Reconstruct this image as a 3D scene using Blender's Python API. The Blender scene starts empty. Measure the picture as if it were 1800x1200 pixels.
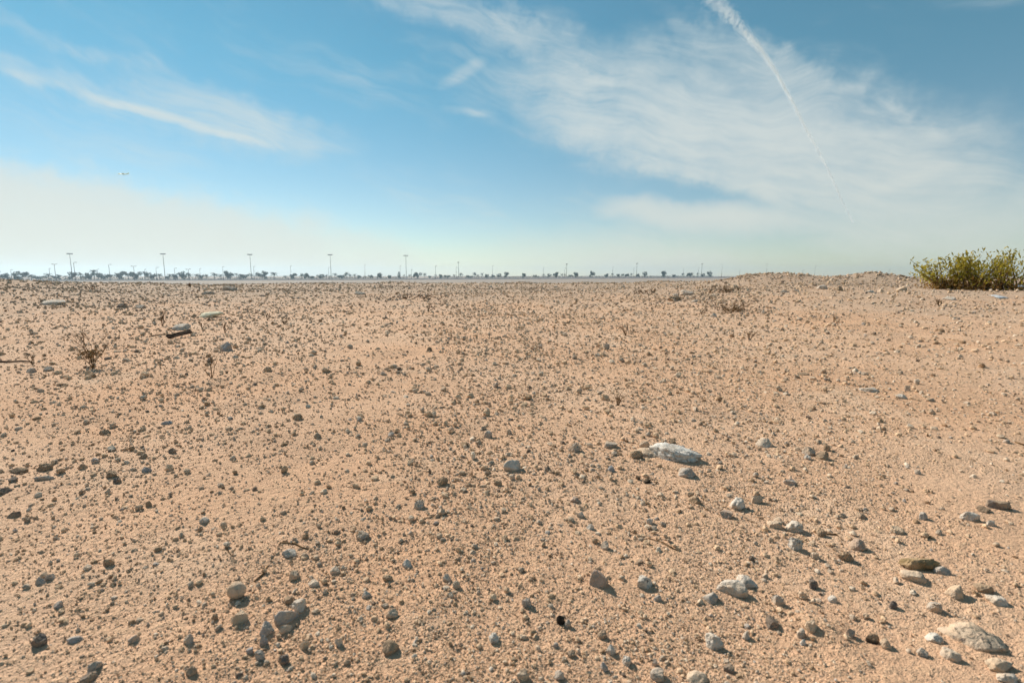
import bpy, bmesh, math, random
import numpy as np
from mathutils import Vector, Matrix, noise as mnoise

R = math.radians
random.seed(7)
rng = np.random.default_rng(11)
scene = bpy.context.scene
COL = scene.collection

# ------------------------------------------------------------------ camera
FPX, W0, H0 = 850.0, 1800.0, 1200.0
PITCH = math.atan(115.5 / FPX)
CAM_H = 1.0
cam_d = bpy.data.cameras.new('camera')
cam = bpy.data.objects.new('camera', cam_d); COL.objects.link(cam)
cam.location = (0, 0, CAM_H)
cam.rotation_euler = (R(90) - PITCH, 0, 0)
cam_d.sensor_width = 36.0; cam_d.lens = 36.0 * FPX / W0
cam_d.clip_start = 0.05; cam_d.clip_end = 400000
cam_d.dof.use_dof = True
cam_d.dof.focus_distance = 5.0
cam_d.dof.aperture_fstop = 3.5
scene.camera = cam

# ------------------------------------------------------------------ light
SUN_AZ, SUN_EL = -44.0, 37.0          # degrees left of the view axis, above the horizon
sd = Vector((math.sin(R(SUN_AZ)) * math.cos(R(SUN_EL)), math.cos(R(SUN_AZ)) * math.cos(R(SUN_EL)), math.sin(R(SUN_EL))))
sun_d = bpy.data.lights.new('sun', 'SUN'); sun_d.energy = 5.0; sun_d.angle = R(0.5); sun_d.color = (1.0, 0.94, 0.84)
sun = bpy.data.objects.new('sun', sun_d); COL.objects.link(sun)
sun.location = (-30, 40, 40); sun.rotation_euler = sd.to_track_quat('Z', 'Y').to_euler()

scene.view_settings.view_transform = 'Standard'
scene.view_settings.look = 'None'
scene.view_settings.gamma = 1.0
scene.view_settings.exposure = 0.34
scene.view_settings.use_curve_mapping = False
scene.render.engine = 'CYCLES'
scene.cycles.volume_bounces = 0; scene.cycles.use_adaptive_sampling = True; scene.cycles.adaptive_threshold = 0.03
scene.cycles.max_bounces = 4; scene.cycles.diffuse_bounces = 2; scene.cycles.glossy_bounces = 1; scene.cycles.transmission_bounces = 2


# ------------------------------------------------------------------ node helpers
class NT:
    def __init__(s, tree): s.t = tree
    def n(s, typ, **kw):
        nd = s.t.nodes.new(typ)
        for k, v in kw.items(): setattr(nd, k, v)
        return nd
    def put(s, sock, v):
        if hasattr(v, 'is_output') or isinstance(v, bpy.types.NodeSocket): s.t.links.new(v, sock)
        else: sock.default_value = v
    def m(s, op, a, b=None, c=None, clamp=False):
        nd = s.n('ShaderNodeMath', operation=op, use_clamp=clamp)
        s.put(nd.inputs[0], a)
        if b is not None: s.put(nd.inputs[1], b)
        if c is not None: s.put(nd.inputs[2], c)
        return nd.outputs[0]
    def ss(s, v, a, b, lo=0.0, hi=1.0):
        nd = s.n('ShaderNodeMapRange', interpolation_type='SMOOTHSTEP', clamp=True)
        s.put(nd.inputs['Value'], v); nd.inputs['From Min'].default_value = a; nd.inputs['From Max'].default_value = b
        nd.inputs['To Min'].default_value = lo; nd.inputs['To Max'].default_value = hi
        return nd.outputs[0]
    def mix(s, f, a, b, blend='MIX'):
        nd = s.n('ShaderNodeMix', data_type='RGBA', blend_type=blend)
        s.put(nd.inputs[0], f); s.put(nd.inputs[6], a); s.put(nd.inputs[7], b)
        return nd.outputs[2]
    def noise(s, vec, scale, detail=4, rough=0.55, dist=0.0, dim='3D'):
        nd = s.n('ShaderNodeTexNoise', noise_dimensions=dim)
        if vec is not None: s.put(nd.inputs['Vector'], vec)
        nd.inputs['Scale'].default_value = scale; nd.inputs['Detail'].default_value = detail
        nd.inputs['Roughness'].default_value = rough; nd.inputs['Distortion'].default_value = dist
        return nd.outputs['Fac']
    def comb(s, x, y, z=0.0):
        nd = s.n('ShaderNodeCombineXYZ')
        s.put(nd.inputs[0], x); s.put(nd.inputs[1], y); s.put(nd.inputs[2], z)
        return nd.outputs[0]


def ray(px, py):
    d = np.array([(px - W0 / 2) / FPX, 0.0, 0.0])
    c, sn = math.cos(PITCH), math.sin(PITCH)
    v = -(py - H0 / 2) / FPX
    return np.array([(px - W0 / 2) / FPX, c + v * sn, -sn + v * c])

def azel(px, py):
    d = ray(px, py); d = d / np.linalg.norm(d)
    return math.atan2(d[0], d[1]), math.asin(d[2])


# ------------------------------------------------------------------ sky
def build_world():
    w = bpy.data.worlds.new('World'); scene.world = w; w.use_nodes = True
    t = w.node_tree; t.nodes.clear(); N = NT(t)
    sky = N.n('ShaderNodeTexSky', sky_type='NISHITA', sun_disc=False)
    sky.sun_elevation = R(SUN_EL); sky.sun_rotation = R(SUN_AZ)
    sky.air_density = 1.0; sky.dust_density = 0.0; sky.ozone_density = 2.4; sky.altitude = 0
    geo = N.n('ShaderNodeTexCoord')
    sep = N.n('ShaderNodeSeparateXYZ'); t.links.new(geo.outputs['Generated'], sep.inputs[0])
    x, y, z = sep.outputs
    az = N.m('ARCTAN2', x, y); el = N.m('ARCSINE', z)
    # streaky fields: rotated along the wind so that wisps run down to the right
    ca, sa = math.cos(R(-14)), math.sin(R(-14))
    u = N.m('SUBTRACT', N.m('MULTIPLY', az, ca), N.m('MULTIPLY', el, -sa))
    v = N.m('ADD', N.m('MULTIPLY', az, -sa), N.m('MULTIPLY', el, ca))
    warp = N.noise(N.comb(az, el), 5.0, 2, 0.5)
    wv = N.m('MULTIPLY', N.m('SUBTRACT', warp, 0.5), 0.10)
    v2 = N.m('ADD', v, wv)
    u2 = N.m('ADD', u, N.m('MULTIPLY', wv, 0.7))
    fine = N.noise(N.comb(N.m('MULTIPLY', u2, 5.0), N.m('MULTIPLY', v2, 34.0)), 1.0, 8, 0.66)
    broad = N.noise(N.comb(N.m('MULTIPLY', u2, 4.0), N.m('MULTIPLY', v2, 11.0), 3.7), 1.0, 4, 0.55)
    puff = N.noise(N.comb(N.m('MULTIPLY', u2, 11.0), N.m('MULTIPLY', v2, 26.0), 8.1), 1.0, 8, 0.68)
    fine_c = N.ss(fine, 0.34, 0.68)
    broad_c = N.ss(broad, 0.28, 0.68)
    puff_c = N.ss(puff, 0.34, 0.68)
    tex = N.m('ADD', N.m('ADD', N.m('MULTIPLY', fine_c, 0.46), N.m('MULTIPLY', broad_c, 0.36)), N.m('MULTIPLY', puff_c, 0.34))
    warp2 = N.noise(N.comb(az, el, 5.0), 11.0, 4, 0.62)
    dw = N.m('MULTIPLY', N.m('SUBTRACT', warp2, 0.5), 0.085)
    azw = N.m('ADD', az, N.m('MULTIPLY', dw, 1.3)); elw = N.m('ADD', el, dw)

    total = None; smooth = None
    PV = N.comb(azw, elw, 1.0)
    PN = N.comb(N.m('ADD', az, N.m('MULTIPLY', dw, 0.25)), N.m('ADD', el, N.m('MULTIPLY', dw, 0.16)), 1.0)
    PM = N.comb(N.m('ADD', az, N.m('MULTIPLY', dw, 0.6)), N.m('ADD', el, N.m('MULTIPLY', dw, 0.5)), 1.0)

    def edge(x0, y0, x1, y1, soft, vec):
        """1 above the line from left to right (picture sense), 0 below, over soft pixels"""
        (a0, e0), (a1, e1) = azel(x0, y0), azel(x1, y1)
        L = math.hypot(a1 - a0, e1 - e0); nx, ny = -(e1 - e0) / L, (a1 - a0) / L
        nd = N.n('ShaderNodeVectorMath', operation='DOT_PRODUCT'); t.links.new(vec, nd.inputs[0])
        nd.inputs[1].default_value = (nx, ny, -(nx * a0 + ny * e0))
        return N.ss(nd.outputs['Value'], -soft / FPX * 0.5, soft / FPX * 0.5)

    def blob(px, py, hl, hw, sl, st, vec, power=1.0):
        a0, e0 = azel(px, py)
        a1, e1 = azel(px + hl / math.hypot(1, sl), py + sl * hl / math.hypot(1, sl))
        L = math.hypot(a1 - a0, e1 - e0)
        _, eu = azel(px, py - hw)
        mp = N.n('ShaderNodeMapping', vector_type='TEXTURE'); t.links.new(vec, mp.inputs[0])
        mp.inputs['Location'].default_value = (a0, e0, 1.0); mp.inputs['Rotation'].default_value = (0, 0, math.atan2(e1 - e0, a1 - a0))
        mp.inputs['Scale'].default_value = (L * 1.45, abs(eu - e0) * 1.6, 1)
        ln = N.n('ShaderNodeVectorMath', operation='LENGTH'); t.links.new(mp.outputs[0], ln.inputs[0])
        return N.ss(ln.outputs['Value'], 0.0, 1.0, st, 0.0)
    def add(x_, y_): return y_ if x_ is None else N.m('ADD', x_, y_)

    total = None; smooth = None
    # px, py, half length, half width, slope, strength  (filamentous)
    for (px, py, hl, hw, sl, st) in [
        (400, 215, 210, 42, 0.22, 0.55), (480, 225, 130, 40, 0.25, 0.40), (90, 140, 190, 18, 0.22, 0.45), (130, 80, 230, 18, 0.36, 0.40),
        (1060, 215, 240, 70, 0.22, 0.85), (1320, 95, 190, 30, 0.42, 0.70), (1580, 205, 90, 16, 0.55, 0.55),
        (830, 30, 220, 34, 0.25, 0.60), (960, 90, 120, 28, 0.6, 0.40), (1000, 150, 110, 22, 0.05, 0.60), (1500, 250, 240, 70, 0.2, 0.4)]:
        total = add(total, blob(px, py, hl, hw, sl, st, PV))
    for (px, py, hl, hw, sl, st) in [
        (335, 217, 150, 8, 0.27, 1.7), (230, 188, 90, 6, 0.27, 0.6), (50, 136, 70, 8, 0.2, 0.4), (815, 128, 44, 12, -0.6, 0.75), (824, 196, 40, 7, 0.14, 0.7),
        (1590, 318, 130, 12, -0.34, 0.55), (1600, 215, 70, 10, 0.6, 0.45), (870, 30, 70, 6, 0.75, 0.4)]:
        total = add(total, blob(px, py, hl, hw, sl, st, PN))
    # the broad veil on the right, cut off below by a clean slanting edge
    veil = N.m('MULTIPLY', blob(1320, 250, 430, 112, 0.20, 1.5, PV), edge(870, 222, 1480, 378, 26, PM))
    # the cream bank at lower left under a slanting upper edge
    e1_ = N.m('SUBTRACT', 1.0, edge(0, 272, 900, 446, 44, PV))
    bank = N.m('MULTIPLY', blob(-60, 430, 820, 190, 0.14, 3.4, PV), e1_)
    smooth = add(bank, N.m('MULTIPLY', veil, N.m('ADD', 0.55, N.m('MULTIPLY', tex, 0.75))))
    for (px, py, hl, hw, sl, st) in [
        (1660, 400, 260, 60, -0.05, 0.75), (1090, 445, 280, 40, 0.0, 0.5), (1150, 468, 150, 22, 0.0, 0.8), (1420, 380, 170, 40, 0.1, 0.35)]:
        smooth = add(smooth, blob(px, py, hl, hw, sl, st, PV))
    # small heaped cloud low on the right with a lit upper rim
    low = blob(1255, 384, 140, 24, 0.05, 1.7, PM)
    smooth = add(add(smooth, low), blob(1118, 366, 66, 20, 0.0, 1.1, PM))
    # thin cirrus everywhere, the rest of the sky carries on like the part in view
    every = N.m('ADD', N.m('MULTIPLY', N.m('MULTIPLY', N.ss(broad, 0.44, 0.74), fine_c), 0.30), 0.06)
    cloud = N.m('ADD', N.m('MULTIPLY', total, tex), N.m('MULTIPLY', smooth, N.m('ADD', N.m('MULTIPLY', tex, 0.40), 0.66)))
    cloud = N.m('ADD', N.m('ADD', cloud, every), N.ss(el, -0.02, 0.08, 0.14, 0.0))
    alpha = N.m('SUBTRACT', 1.0, N.m('EXPONENT', N.m('MULTIPLY', cloud, -1.35)))
    alpha = N.m('MULTIPLY', alpha, 0.93)
    tint = N.mix(1.0, sky.outputs[0], N.mix(N.ss(el, 0.04, 0.42), (0.90, 0.93, 0.87, 1), (0.44, 1.0, 0.90, 1)), 'MULTIPLY')
    b1 = N.n('ShaderNodeBackground'); t.links.new(tint, b1.inputs[0]); b1.inputs[1].default_value = 0.082
    ccol = N.mix(N.ss(el, 0.0, 0.34), (0.93, 0.955, 0.865, 1), (0.85, 0.92, 0.90, 1))
    b2 = N.n('ShaderNodeBackground'); t.links.new(ccol, b2.inputs[0]); b2.inputs[1].default_value = 0.625
    mx = N.n('ShaderNodeMixShader'); t.links.new(alpha, mx.inputs[0]); t.links.new(b1.outputs[0], mx.inputs[1]); t.links.new(b2.outputs[0], mx.inputs[2])
    out = N.n('ShaderNodeOutputWorld'); t.links.new(mx.outputs[0], out.inputs[0])
build_world()
scene.world.cycles.sampling_method = 'MANUAL'; scene.world.cycles.sample_map_resolution = 256


# ------------------------------------------------------------------ object helpers
def tag(o, label=None, cat=None, group=None, kind=None):
    if label: o['label'] = label
    if cat: o['category'] = cat
    if group: o['group'] = group
    if kind: o['kind'] = kind
    return o

def empty(name, loc, rz=0.0):
    o = bpy.data.objects.new(name, None); COL.objects.link(o)
    o.location = loc; o.rotation_euler = (0, 0, rz); o.empty_display_size = 0.1
    return o

def mesh_np(name, V, F, mat, smooth=False, attr=None):
    """V (n,3); F (m,k) all the same size k"""
    me = bpy.data.meshes.new(name)
    V = np.asarray(V, dtype=np.float32); F = np.asarray(F, dtype=np.int32)
    m, k = F.shape
    me.vertices.add(len(V)); me.vertices.foreach_set('co', V.ravel())
    me.loops.add(m * k); me.loops.foreach_set('vertex_index', F.ravel())
    me.polygons.add(m)
    me.polygons.foreach_set('loop_start', np.arange(0, m * k, k, dtype=np.int32))
    me.polygons.foreach_set('loop_total', np.full(m, k, dtype=np.int32))
    me.polygons.foreach_set('use_smooth', np.full(m, smooth, dtype=bool))
    me.update(calc_edges=True)
    if attr is not None:
        a = me.color_attributes.new('tone', 'FLOAT_COLOR', 'POINT')
        a.data.foreach_set('color', np.asarray(attr, dtype=np.float32).ravel())
    me.materials.append(mat)
    return me

def obj(name, me, parent=None, loc=None):
    o = bpy.data.objects.new(name, me); COL.objects.link(o)
    if parent is not None: o.parent = parent
    if loc is not None: o.location = loc
    return o

class MB:
    """collects tubes, boxes and quads for one mesh"""
    def __init__(s): s.v = []; s.f = []
    def tube(s, pts, rad, n=6, cap=True):
        pts = [Vector(p) for p in pts]
        if not hasattr(rad, '__len__'): rad = [rad] * len(pts)
        b0 = len(s.v)
        for i, p in enumerate(pts):
            d = (pts[min(i + 1, len(pts) - 1)] - pts[max(i - 1, 0)]).normalized()
            a = d.orthogonal().normalized(); b = d.cross(a)
            for k in range(n):
                an = 2 * math.pi * k / n
                s.v.append(p + (a * math.cos(an) + b * math.sin(an)) * rad[i])
        for i in range(len(pts) - 1):
            for k in range(n):
                k2 = (k + 1) % n
                s.f.append((b0 + i * n + k, b0 + i * n + k2, b0 + (i + 1) * n + k2, b0 + (i + 1) * n + k))
        if cap:
            s.f.append(tuple(b0 + k for k in reversed(range(n))))
            s.f.append(tuple(b0 + (len(pts) - 1) * n + k for k in range(n)))
    def box(s, c, h, M=None):
        b0 = len(s.v); c = Vector(c)
        for z in (-1, 1):
            for (x, y) in ((-1, -1), (1, -1), (1, 1), (-1, 1)):
                q = Vector((x * h[0], y * h[1], z * h[2]))
                if M is not None: q = M @ q
                s.v.append(c + q)
        for f in ((3, 2, 1, 0), (4, 5, 6, 7), (0, 1, 5, 4), (1, 2, 6, 5), (2, 3, 7, 6), (3, 0, 4, 7)):
            s.f.append(tuple(b0 + i for i in f))
    def poly(s, pts):
        b0 = len(s.v); s.v += [Vector(p) for p in pts]; s.f.append(tuple(range(b0, b0 + len(pts))))
    def mesh(s, name, mat, smooth=False):
        me = bpy.data.meshes.new(name); me.from_pydata([tuple(v) for v in s.v], [], s.f); me.update()
        if smooth:
            me.polygons.foreach_set('use_smooth', np.ones(len(me.polygons), dtype=bool))
        me.materials.append(mat); return me
    def build(s, name, mat, parent=None, smooth=False, loc=None):
        return obj(name, s.mesh(name, mat, smooth), parent, loc)


# ------------------------------------------------------------------ terrain height
_perm = np.random.default_rng(3).permutation(512).astype(np.int64)
_perm = np.concatenate([_perm, _perm])
_grad = np.random.default_rng(4).uniform(0, 2 * math.pi, 512)
_gx, _gy = np.cos(_grad), np.sin(_grad)
def gn(x, y):
    xi = np.floor(x).astype(np.int64); yi = np.floor(y).astype(np.int64)
    xf = x - xi; yf = y - yi
    u = xf * xf * xf * (xf * (xf * 6 - 15) + 10); v = yf * yf * yf * (yf * (yf * 6 - 15) + 10)
    def g(ix, iy, dx, dy):
        h = _perm[(_perm[ix & 511] + iy) & 511]
        return _gx[h] * dx + _gy[h] * dy
    a = g(xi, yi, xf, yf); b = g(xi + 1, yi, xf - 1, yf); c = g(xi, yi + 1, xf, yf - 1); d = g(xi + 1, yi + 1, xf - 1, yf - 1)
    return (a + (b - a) * u) * (1 - v) + (c + (d - c) * u) * v
def sst(a, b, t):
    t = np.clip((t - a) / (b - a), 0, 1); return t * t * (3 - 2 * t)

HEAPS = []   # x, y, radius x, radius y, height
def heap(px, depth, wpx, dm, hgt):
    HEAPS.append(((px - 900) / FPX * depth, depth, wpx / FPX * depth, dm, hgt))
heap(1372, 28, 56, 1.9, 0.36)
heap(1305, 29, 36, 1.6, 0.20)
heap(1532, 27, 40, 1.7, 0.36)
heap(700, 43, 40, 1.6, 0.22); heap(915, 43, 26, 1.4, 0.16); heap(1030, 43, 28, 1.4, 0.18); heap(1150, 43, 26, 1.4, 0.16)
heap(15, 22, 60, 2.5, 0.22); heap(405, 34, 26, 1.0, 0.16); heap(255, 40, 40, 1.6, 0.08); heap(560, 43, 50, 1.5, 0.08)
heap(1275, 20, 40, 1.3, 0.14); heap(120, 13, 70, 0.9, 0.06); heap(1390, 2.5, 26, 0.12, 0.022)
heap(1510, 1.24, 34, 0.07, 0.022); heap(1465, 1.28, 20, 0.05, 0.016); heap(810, 21, 60, 1.4, 0.10)

def height(x, y):
    x = np.asarray(x, dtype=float); y = np.asarray(y, dtype=float)
    r = np.hypot(x, y) + 1e-6; s = x / r
    h = 0.24 * sst(6, 44, r)
    fr = sst(-0.2, 0.3, y / r)
    h = h + 0.40 * sst(0.12, 0.55, s) * sst(8, 26, r) * fr
    h = h + 0.50 * sst(0.55, 0.76, -s) * sst(14, 28, r) * fr
    # low bank that carries the spoil heaps on the right
    h = h + 0.20 * np.exp(-((y - 28) / 3.2) ** 2) * sst(10.5, 13.0, x)
    amp = sst(1.5, 7, r)
    h = h + gn(x / 7.3 + 3.1, y / 6.1) * 0.10 * amp + gn(x / 2.6, y / 2.3 + 7.7) * 0.045 * sst(1, 4, r)
    h = h + gn(x / 0.9 + 9.2, y / 0.8) * 0.020 + gn(x / 0.34, y / 0.31 + 2.2) * 0.012
    h = h + (np.abs(gn(x / 0.13 + 5.5, y / 0.12)) * 0.010 + gn(x / 0.055, y / 0.05) * 0.004) * (1 - sst(4, 12, r))
    h = h + gn(x / 0.6 + 1.5, y / 0.55) * 0.05 * sst(14, 24, r)
    for (hx, hy, ax, ay, hh) in HEAPS:
        h = h + hh * np.exp(-(((x - hx) / ax) ** 2 + ((y - hy) / ay) ** 2) ** 0.8)
    F = sst(47, 110, r)
    far = -3.0 + 2.0 * sst(470, 900, y + 0.0 * x) + gn(x / 90, y / 70) * 0.15 * sst(90, 140, r)
    return h * (1 - F) + far * F

def hit(px, py, offset=0.0):
    d = ray(px, py)
    t = np.geomspace(0.5, 3000, 6000)
    z = CAM_H + d[2] * t - height(d[0] * t, d[1] * t)
    i = np.argmax(z < 0)
    if z[i] >= 0: i = len(t) - 1
    a, b = t[max(i - 1, 0)], t[i]
    for _ in range(30):
        m = 0.5 * (a + b)
        if CAM_H + d[2] * m - float(height(d[0] * m, d[1] * m)) < 0: b = m
        else: a = m
    p = d * b
    return float(p[0]), float(p[1]), float(height(p[0], p[1])), float(b)   # b is the depth along the view axis

def project(x, y, z):
    dz = z - CAM_H; c, sn = math.cos(PITCH), math.sin(PITCH)
    dep = y * c - dz * sn; up = y * sn + dz * c
    return W0 / 2 + FPX * x / dep, H0 / 2 - FPX * up / dep, dep

# ------------------------------------------------------------------ materials
def new_mat(name):
    m = bpy.data.materials.new(name); m.use_nodes = True
    t = m.node_tree; N = NT(t); b = t.nodes['Principled BSDF']
    b.inputs['Roughness'].default_value = 0.95
    b.inputs['Specular IOR Level'].default_value = 0.12
    return m, N, b

def bump(N, b, hgt, dist, strength=1.0):
    nd = N.n('ShaderNodeBump'); nd.inputs['Strength'].default_value = strength; nd.inputs['Distance'].default_value = dist
    N.put(nd.inputs['Height'], hgt); N.t.links.new(nd.outputs[0], b.inputs['Normal'])

def mat_ground():
    m, N, b = new_mat('sandy_ground')
    g = N.n('ShaderNodeNewGeometry'); P = g.outputs['Position']
    n1 = N.noise(P, 0.35, 3, 0.6); n2 = N.noise(P, 2.2, 4, 0.6); n3 = N.noise(P, 30, 4, 0.65); n4 = N.noise(P, 260, 2, 0.6)
    base = N.mix(N.ss(n1, 0.3, 0.7), (0.675, 0.391, 0.232, 1), (0.742, 0.482, 0.319, 1))
    base = N.mix(N.m('MULTIPLY', N.ss(n2, 0.45, 0.75), 0.55), base, (0.577, 0.369, 0.237, 1))
    base = N.mix(N.m('MULTIPLY', N.ss(n3, 0.42, 0.72), 0.45), base, (0.700, 0.468, 0.290, 1))
    base = N.mix(N.m('MULTIPLY', N.ss(n4, 0.48, 0.70), 0.40), base, (0.412, 0.255, 0.159, 1))
    n7 = N.noise(P, 0.9, 5, 0.65)
    base = N.mix(N.m('MULTIPLY', N.ss(n7, 0.52, 0.68), 0.5), base, (0.515, 0.324, 0.207, 1))
    base = N.mix(N.m('MULTIPLY', N.ss(n7, 0.46, 0.32), 0.6), base, (0.742, 0.512, 0.347, 1))
    # the gravel plain beyond is greyer
    sep = N.n('ShaderNodeSeparateXYZ'); N.t.links.new(P, sep.inputs[0])
    ln = N.n('ShaderNodeVectorMath', operation='LENGTH'); N.t.links.new(P, ln.inputs[0])
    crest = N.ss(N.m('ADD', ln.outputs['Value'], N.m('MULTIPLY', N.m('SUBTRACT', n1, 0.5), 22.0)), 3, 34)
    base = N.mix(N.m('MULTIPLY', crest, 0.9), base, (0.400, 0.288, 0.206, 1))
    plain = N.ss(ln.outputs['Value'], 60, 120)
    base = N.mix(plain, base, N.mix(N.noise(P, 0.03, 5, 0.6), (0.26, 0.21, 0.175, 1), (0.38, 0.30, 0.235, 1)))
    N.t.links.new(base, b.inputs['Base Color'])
    vor = N.n('ShaderNodeTexVoronoi'); vor.inputs['Scale'].default_value = 75; N.t.links.new(P, vor.inputs['Vector'])
    grit = N.m('SUBTRACT', 1.0, N.ss(vor.outputs['Distance'], 0.05, 0.5))
    hb = N.m('ADD', N.m('ADD', N.m('MULTIPLY', n3, 1.0), N.m('MULTIPLY', n4, 0.30)), N.m('MULTIPLY', N.m('MULTIPLY', grit, N.ss(n2, 0.40, 0.6)), 0.28))
    bump(N, b, hb, 0.026, 1.0)
    return m

def mat_stone(name, use_attr=False, pits=0.0):
    m, N, b = new_mat(name)
    tc = N.n('ShaderNodeTexCoord'); g = N.n('ShaderNodeNewGeometry')
    if use_attr:
        at = N.n('ShaderNodeAttribute', attribute_name='tone'); col = at.outputs['Color']; P = g.outputs['Position']; k = 1.0
    else:
        oi = N.n('ShaderNodeObjectInfo'); col = oi.outputs['Color']; P = g.outputs['Position']
    n1 = N.noise(P, 45, 4, 0.65); n2 = N.noise(P, 160, 2, 0.6); n3 = N.noise(P, 14, 2, 0.6)
    c = N.mix(N.m('MULTIPLY', N.ss(n1, 0.35, 0.7), 0.45), col, N.mix(1.0, col, (0.55, 0.52, 0.50, 1), 'MULTIPLY'))
    c = N.mix(N.m('MULTIPLY', N.ss(n2, 0.5, 0.72), 0.4), c, N.mix(1.0, col, (1.25, 1.2, 1.15, 1), 'MULTIPLY'))
    # blown sand caught on the surface
    c = N.mix(N.m('MULTIPLY', N.ss(n3, 0.40, 0.62), 0.30 if pits else 0.5), c, (0.60, 0.405, 0.25, 1))
    if pits:
        n5 = N.noise(P, 95, 3, 0.7); n6 = N.noise(P, 30, 3, 0.6)
        pm = N.m('MULTIPLY', N.ss(n5, 0.56, 0.62), N.ss(n6, 0.42, 0.6))
        c = N.mix(N.m('MULTIPLY', pm, pits), c, (0.10, 0.10, 0.11, 1))
        hb = N.m('SUBTRACT', N.m('ADD', n1, N.m('MULTIPLY', n2, 0.3)), N.m('MULTIPLY', pm, 0.6))
    else:
        hb = N.m('ADD', n1, N.m('MULTIPLY', n2, 0.35))
    N.t.links.new(c, b.inputs['Base Color'])
    bump(N, b, hb, 0.013, 0.8)
    return m

def mat_plain(name, col, var=0.25, scale=20.0, rough=0.9, col2=None, metallic=0.0):
    m, N, b = new_mat(name)
    g = N.n('ShaderNodeNewGeometry')
    n = N.noise(g.outputs['Position'], scale, 5, 0.6)
    c2 = col2 or tuple(c * (1 - var) for c in col[:3]) + (1,)
    c = N.mix(N.ss(n, 0.3, 0.7), (*col[:3], 1), c2)
    N.t.links.new(c, b.inputs['Base Color']); b.inputs['Roughness'].default_value = rough
    b.inputs['Metallic'].default_value = metallic
    return m

def mat_leaf(name, cols, trans=0.3):
    m, N, b = new_mat(name)
    g = N.n('ShaderNodeNewGeometry')
    rmp = N.n('ShaderNodeValToRGB')
    N.t.links.new(g.outputs['Random Per Island'], rmp.inputs[0])
    el = rmp.color_ramp.elements
    el[0].position = 0; el[0].color = (*cols[0], 1); el[1].position = 1; el[1].color = (*cols[-1], 1)
    for i, c in enumerate(cols[1:-1]):
        e = el.new((i + 1) / (len(cols) - 1)); e.color = (*c, 1)
    N.t.links.new(rmp.outputs[0], b.inputs['Base Color'])
    b.inputs['Roughness'].default_value = 0.6
    tr = N.n('ShaderNodeBsdfTranslucent'); N.t.links.new(rmp.outputs[0], tr.inputs[0])
    mx = N.n('ShaderNodeMixShader'); mx.inputs[0].default_value = trans
    out = N.t.nodes['Material Output']
    N.t.links.new(b.outputs[0], mx.inputs[1]); N.t.links.new(tr.outputs[0], mx.inputs[2]); N.t.links.new(mx.outputs[0], out.inputs[0])
    return m

M_GROUND = mat_ground()
M_STONE = mat_stone('weathered_stone')
M_PITTED = mat_stone('pitted_stone', pits=0.85)
M_FOAM = mat_plain('weathered_cream_board', (0.84, 0.74, 0.52), 0.3, 9)
M_PEBBLE = mat_stone('pebble_mix', use_attr=True)
M_TWIG = mat_plain('dry_twig', (0.20, 0.115, 0.05), 0.5, 60)
M_DARKWOOD = mat_plain('weathered_dark_wood', (0.11, 0.065, 0.042), 0.5, 40)
M_ASPHALT = mat_plain('dusty_asphalt', (0.215, 0.185, 0.175), 0.25, 0.05)
M_KERB = mat_plain('pale_concrete', (0.50, 0.47, 0.44), 0.2, 0.5)
M_POLE = mat_plain('grey_steel', (0.10, 0.10, 0.105), 0.2, 1.0, 0.6)
M_LAMPHEAD = mat_plain('dark_lamp_casing', (0.05, 0.05, 0.055), 0.2, 1.0, 0.6)
M_BARK = mat_plain('far_bark', (0.10, 0.085, 0.07), 0.3, 2.0)
M_FAR1 = mat_leaf('far_foliage', [(0.018, 0.050, 0.036), (0.028, 0.066, 0.045), (0.040, 0.080, 0.050)], 0.2)
M_FAR2 = mat_leaf('far_palm_fronds', [(0.024, 0.056, 0.038), (0.036, 0.072, 0.046), (0.052, 0.088, 0.054)], 0.2)

# ------------------------------------------------------------------ ground sheet
def build_ground():
    th_front = np.linspace(-R(64), R(64), 560)
    th_back = np.linspace(R(64), 2 * math.pi - R(64), 62)[1:-1]
    th = np.concatenate([th_front, th_back]); nt = len(th)
    r = np.concatenate([np.geomspace(0.35, 60, 400), np.geomspace(61.5, 2500, 64)]); nr = len(r)
    RR, TT = np.meshgrid(r, th, indexing='ij')
    X = RR * np.sin(TT); Y = RR * np.cos(TT); Z = height(X, Y)
    V = np.stack([X.ravel(), Y.ravel(), Z.ravel()], 1)
    i = np.arange(nr - 1)[:, None]; j = np.arange(nt)[None, :]; j2 = (j + 1) % nt
    F = np.stack([(i * nt + j), (i * nt + j2), ((i + 1) * nt + j2), ((i + 1) * nt + j)], -1).reshape(-1, 4)[:, ::-1]
    c = len(V)
    V = np.vstack([V, [[0, 0, float(height(0.0, 0.0))]]])
    # centre fan as quads (two sectors each)
    fan = [(c, (k + 2) % nt, k + 1, k) for k in range(0, nt - 1, 2)]
    F = np.vstack([F, np.array(fan)])
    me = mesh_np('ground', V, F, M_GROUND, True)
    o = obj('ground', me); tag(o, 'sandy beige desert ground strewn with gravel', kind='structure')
build_ground()

# ------------------------------------------------------------------ far roads
ROW_O = np.array([-477.0, 450.0]); ROW_D = np.array([820.0, 400.0]); ROW_D /= np.linalg.norm(ROW_D)
ROW_N = np.array([ROW_D[1], -ROW_D[0]])        # towards the camera
def row_point(px, off):
    """where the ray through picture column px meets the line parallel to the tree row, off metres nearer"""
    k = (px - 900) / FPX
    o = ROW_O + ROW_N * off
    # x = k*y  (small pitch terms ignored for far things)
    t = (k * o[1] - o[0]) / (ROW_D[0] - k * ROW_D[1])
    p = o + ROW_D * t
    return float(p[0]), float(p[1])

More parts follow.
